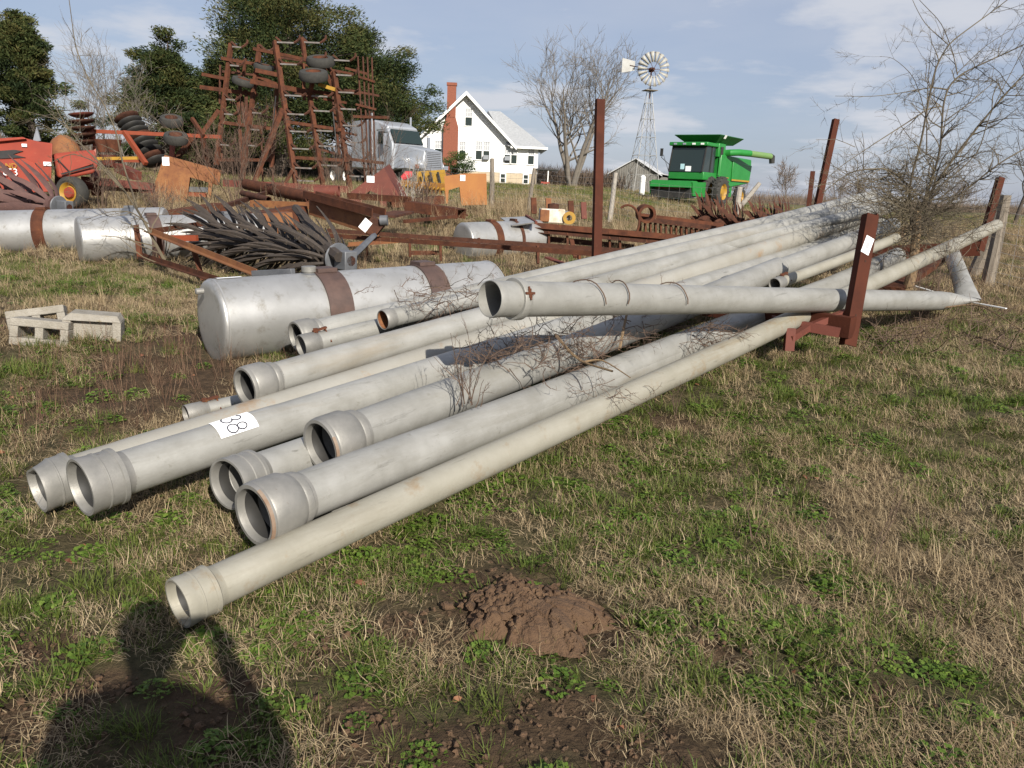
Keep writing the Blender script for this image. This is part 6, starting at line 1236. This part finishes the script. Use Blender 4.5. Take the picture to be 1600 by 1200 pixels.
def g_weed(n, hmin, hmax, spread=.05, wd=.003, twig=5):
    def f(V, F, A):
        for k in range(n):
            a_ = rnd.uniform(0, 6.28); r_ = spread * rnd.random(); L_ = rnd.uniform(hmin, hmax); p = (r_ * math.cos(a_), r_ * math.sin(a_), 0); var = rnd.random(); lean = rnd.uniform(.9, 1.5); az = rnd.uniform(0, 6.28); cu = rnd.uniform(-.7, .1)
            blade(V, F, A, p, az, L_, lean, cu, wd, var, 4)
            blade(V, F, A, p, az + .02, L_, lean, cu, wd * .6, var, 4)
            for q in range(twig):
                t = rnd.uniform(.3, .95) * L_; pp = (p[0] + math.cos(az) * math.cos(lean) * t, p[1] + math.sin(az) * math.cos(lean) * t, math.sin(lean) * t * .97)
                blade(V, F, A, pp, rnd.uniform(0, 6.28), L_ * rnd.uniform(.1, .3), rnd.uniform(.1, 1.2), rnd.uniform(-.8, .5), wd * .6, var, 2)
    return f
def g_leaf(V, F, A):
    for k in range(1):
        a_ = rnd.uniform(0, 6.28); L_ = rnd.uniform(.03, .055); w_ = L_ * .3; base = len(V); c_, s_ = math.cos(a_), math.sin(a_); var = rnd.random()
        for i, (l, ww, z) in enumerate(((-.5, 0, .01), (-.2, .9, .022), (.2, .8, .02), (.5, 0, .008), (.2, -.8, .014), (-.2, -.9, .02))): V.append((c_ * l * L_ - s_ * ww * w_, s_ * l * L_ + c_ * ww * w_, z)); A.append(var)
        F.append((0 + base, 1 + base, 4 + base + 1)); F.append((base + 1, base + 2, base + 4, base + 5)); F.append((base + 2, base + 3, base + 4))
def scatter(name, protos, pts, scl, tint, m_label, tilt=.12):
    col = bpy.data.collections.new(name + '_pieces')
    for o in protos: col.objects.link(o)
    n = len(pts); me = bpy.data.meshes.new(name); me.vertices.add(n); me.vertices.foreach_set('co', pts.astype(np.float32).reshape(-1))
    def attr(nm, ty, arr, fld='value'):
        a = me.attributes.new(nm, ty, 'POINT'); a.data.foreach_set(fld, arr.reshape(-1))
    rot = np.stack([rng.normal(0, tilt, n), rng.normal(0, tilt, n), rng.uniform(0, 6.283, n)], -1).astype(np.float32)
    attr('rot', 'FLOAT_VECTOR', rot, 'vector'); attr('scl', 'FLOAT', scl.astype(np.float32)); attr('pick', 'INT', rng.integers(0, len(protos), n).astype(np.int32)); attr('tint', 'FLOAT', tint.astype(np.float32))
    o = bpy.data.objects.new(name, me); C.objects.link(o)
    ng = bpy.data.node_groups.new(name + '_scatter', 'GeometryNodeTree'); ng.interface.new_socket('Geometry', in_out='INPUT', socket_type='NodeSocketGeometry'); ng.interface.new_socket('Geometry', in_out='OUTPUT', socket_type='NodeSocketGeometry')
    nd = ng.nodes.new; L = ng.links.new; gi = nd('NodeGroupInput'); go = nd('NodeGroupOutput'); ci = nd('GeometryNodeCollectionInfo'); ip = nd('GeometryNodeInstanceOnPoints')
    ci.inputs['Collection'].default_value = col; ci.inputs['Separate Children'].default_value = True; ci.inputs['Reset Children'].default_value = True
    def na(nm, ty):
        a = nd('GeometryNodeInputNamedAttribute'); a.data_type = ty; a.inputs['Name'].default_value = nm; return [s for s in a.outputs if s.enabled and s.name == 'Attribute'][0]
    L(gi.outputs[0], ip.inputs['Points']); L(ci.outputs[0], ip.inputs['Instance']); ip.inputs['Pick Instance'].default_value = True
    L(na('pick', 'INT'), ip.inputs['Instance Index']); L(na('rot', 'FLOAT_VECTOR'), ip.inputs['Rotation']); L(na('scl', 'FLOAT'), ip.inputs['Scale'])
    L(ip.outputs[0], go.inputs[0])
    md = o.modifiers.new('scatter', 'NODES'); md.node_group = ng
    return tag(o, kind='stuff')
def clear_of_pipes(x, y, z, pad=.02):
    ok = np.ones(len(x), bool); P = np.stack([x, y, z], -1)
    for a_, e_, r_ in SEGS:
        a_ = np.array(a_); e_ = np.array(e_); d_ = e_ - a_; L2 = d_ @ d_
        t = np.clip(((P - a_) @ d_) / L2, 0, 1); ok &= np.linalg.norm(P - (a_ + t[:, None] * d_), axis=1) > r_ + pad
    return ok
def band(y0, y1, dens, dens_far=None):
    """random ground points over what the photo sees between depths y0 and y1"""
    wid = lambda y: 2.3 + y * .88
    n = int((wid(y0) + wid(y1)) * (y1 - y0) * dens)
    y = rng.uniform(y0, y1, n); keep = rng.random(n) < wid(y) / wid(y1); y = y[keep]; x = rng.uniform(-1, 1, len(y)) * wid(y)
    z = gz(x, y); nr_ = np.clip(1 - (y - 14) / 10, 0, 1)
    g_, s_ = fields(x, y)
    z = z + nr_ * ((fbm(x, y, 2.2, 3) - .5) * .05 + (fbm(x, y, 9, 3) - .5) * (.02 + .03 * s_)) - .012 * nr_
    return x, y, z, g_, s_
def put(name, protos, bands, prob, smin, smax, tintf, lab=None, tilt=.12, pad=.02):
    Ps, Ss, Ts = [], [], []
    for y0, y1, dens, sm in bands:
        x, y, z, g_, s_ = band(y0, y1, dens); k = rng.random(len(x)) < prob(x, y, g_, s_); k[k] &= clear_of_pipes(x[k], y[k], z[k], pad)
        x, y, z, g_, s_ = (q[k] for q in (x, y, z, g_, s_))
        Ps.append(np.stack([x, y, z], -1)); Ss.append(rng.uniform(smin, smax, len(x)) * sm); Ts.append(np.clip(tintf(x, y, g_) + rng.normal(0, .12, len(x)), 0, 1))
    return scatter(name, protos, np.concatenate(Ps), np.concatenate(Ss), np.concatenate(Ts), lab, tilt)
straw = [proto_mesh('straw_patch', g_straw(120, .13, .025, .095, .72), M_STRAW) for _ in range(8)]
tall = [proto_mesh('straw_tuft', g_tuft(38, .05, .08, .24, .0035), M_STRAW) for _ in range(5)]
lawn = [proto_mesh('grass_patch', g_tuft(60, .10, .025, .085, .004), M_GREEN) for _ in range(6)]
clov = [proto_mesh('clover_patch', g_clover(95, .10), M_CLOVER) for _ in range(6)]
weed = [proto_mesh('weed', g_weed(7, .2, .55, .08, .004), M_WEED) for _ in range(6)]
wtal = [proto_mesh('tall_weed', g_weed(9, .35, .9, .15, .006, 4), M_STRAW) for _ in range(6)]
leaf = [proto_mesh('leaf', g_leaf, M_LEAF) for _ in range(5)]
lump = lambda x, y, f=1.3: np.clip((fbm(x - 31, y + 5, f, 3) - .42) / .2, 0, 1)
put('dead_grass', straw, [(0.8, 5, 180, 1), (5, 10, 95, 1.2), (10, 20, 20, 1.7), (20, 34, 6, 2.6), (34, 75, 1.6, 4)], lambda x, y, g, s: (1 - .62 * g) * (1 - .86 * s), .7, 1.15, lambda x, y, g: .25 + .55 * fbm(x + 3, y, 1.1, 3))
def g_crumb(V, F, A):
    b = len(V); n1 = 6; off = Vector((rnd.uniform(0, 50), 0, 0)); var = rnd.random()
    for i in range(4):
        for k in range(n1):
            a_ = math.pi * (i + .25) / 3.5; t = 6.283 * k / n1; q = Vector((math.sin(a_) * math.cos(t), math.sin(a_) * math.sin(t), math.cos(a_) * .65)); q *= .01 * (1 + 1.2 * mnoise.noise(q * 1.5 + off)); V.append(tuple(q)); A.append(var)
    for i in range(3):
        for k in range(n1): k2 = (k + 1) % n1; F.append((b + i * n1 + k, b + (i + 1) * n1 + k, b + (i + 1) * n1 + k2, b + i * n1 + k2))
    F.append(tuple(b + k for k in range(n1)))
M_CRUMB = cover_mat('soil_crumb', [(.045, .028, .017), (.075, .048, .029), (.105, .068, .04)], .95)
crumb = [proto_mesh('crumb', g_crumb, M_CRUMB) for _ in range(8)]
put('soil_crumbs', crumb, [(1.5, 4.5, 2600, 1)], lambda x, y, g, s: np.clip(s * 1.2 - .15, 0, 1) * (.25 + .75 * lump(x, y, 6)), .25, 1.1, lambda x, y, g: .5 + 0 * x, tilt=.6)
put('dead_grass_tufts', tall, [(1.7, 6, 14, .75), (6, 12, 14, 1.0), (12, 26, 9, 1.6)], lambda x, y, g, s: (1 - s) * lump(x, y) * (1 - .6 * g), .5, 1.1, lambda x, y, g: .35 + .4 * fbm(x + 3, y, 1.1, 3))
put('green_grass', lawn, [(0.8, 5, 115, 1), (5, 11, 70, 1.2), (11, 26, 14, 1.7), (26, 75, 5, 3.2)], lambda x, y, g, s: np.clip(g * 1.2, .34, 1) * (1 - .86 * s) * np.where(y > 26, .55, 1), .6, 1.15, lambda x, y, g: .3 + .4 * fbm(x + 9, y, .9, 3) + .25 * (y > 26))
put('clover', clov, [(0.8, 5.5, 85, .8), (5.5, 9, 45, .9)], lambda x, y, g, s: np.clip(g * (.25 + lump(x + 20, y, .9)) * 1.2, 0, 1) * (1 - .7 * s), .6, 1.25, lambda x, y, g: .25 + .5 * fbm(x, y + 9, 1.5, 3))
def weedp(x, y, g, s):
    wq = P2(200, 590); left = np.exp(-((x - wq.x) / 1.15) ** 2 - ((y - wq.y) / .9) ** 2) * 1.1
    return np.clip(lump(x + 5, y, .8) * np.clip((y - 6.5) / 4, 0, 1) * .5 * np.where((x < -.28 * y) & (y < 13), .15, 1) * (1 - np.clip((y - 22) / 8, 0, 1)) + left, 0, 1)
put('dry_weeds', weed, [(3.8, 9, 85, .5), (9, 26, 20, .8)], weedp, .6, 1.2, lambda x, y, g: .3 + .4 * fbm(x, y, 1, 2), pad=.05)
put('tall_dry_weeds', wtal, [(8, 15, 9.0, .5), (15, 27, 8.0, .85), (27, 34, 1.5, 1.0)], lambda x, y, g, s: lump(x + 9, y + 3, .45) * np.clip(1 - (y - 26) / 6, 0, 1) * np.where((x < -.28 * y) & (y < 13), .05, 1), .5, 1.1, lambda x, y, g: .35 + .45 * fbm(x, y, .7, 2), pad=.08)
put('fallen_leaves', leaf, [(1.7, 7, 2.2, 1)], lambda x, y, g, s: 1 + 0 * x, .6, 1.2, lambda x, y, g: .5 + 0 * x, tilt=.4)
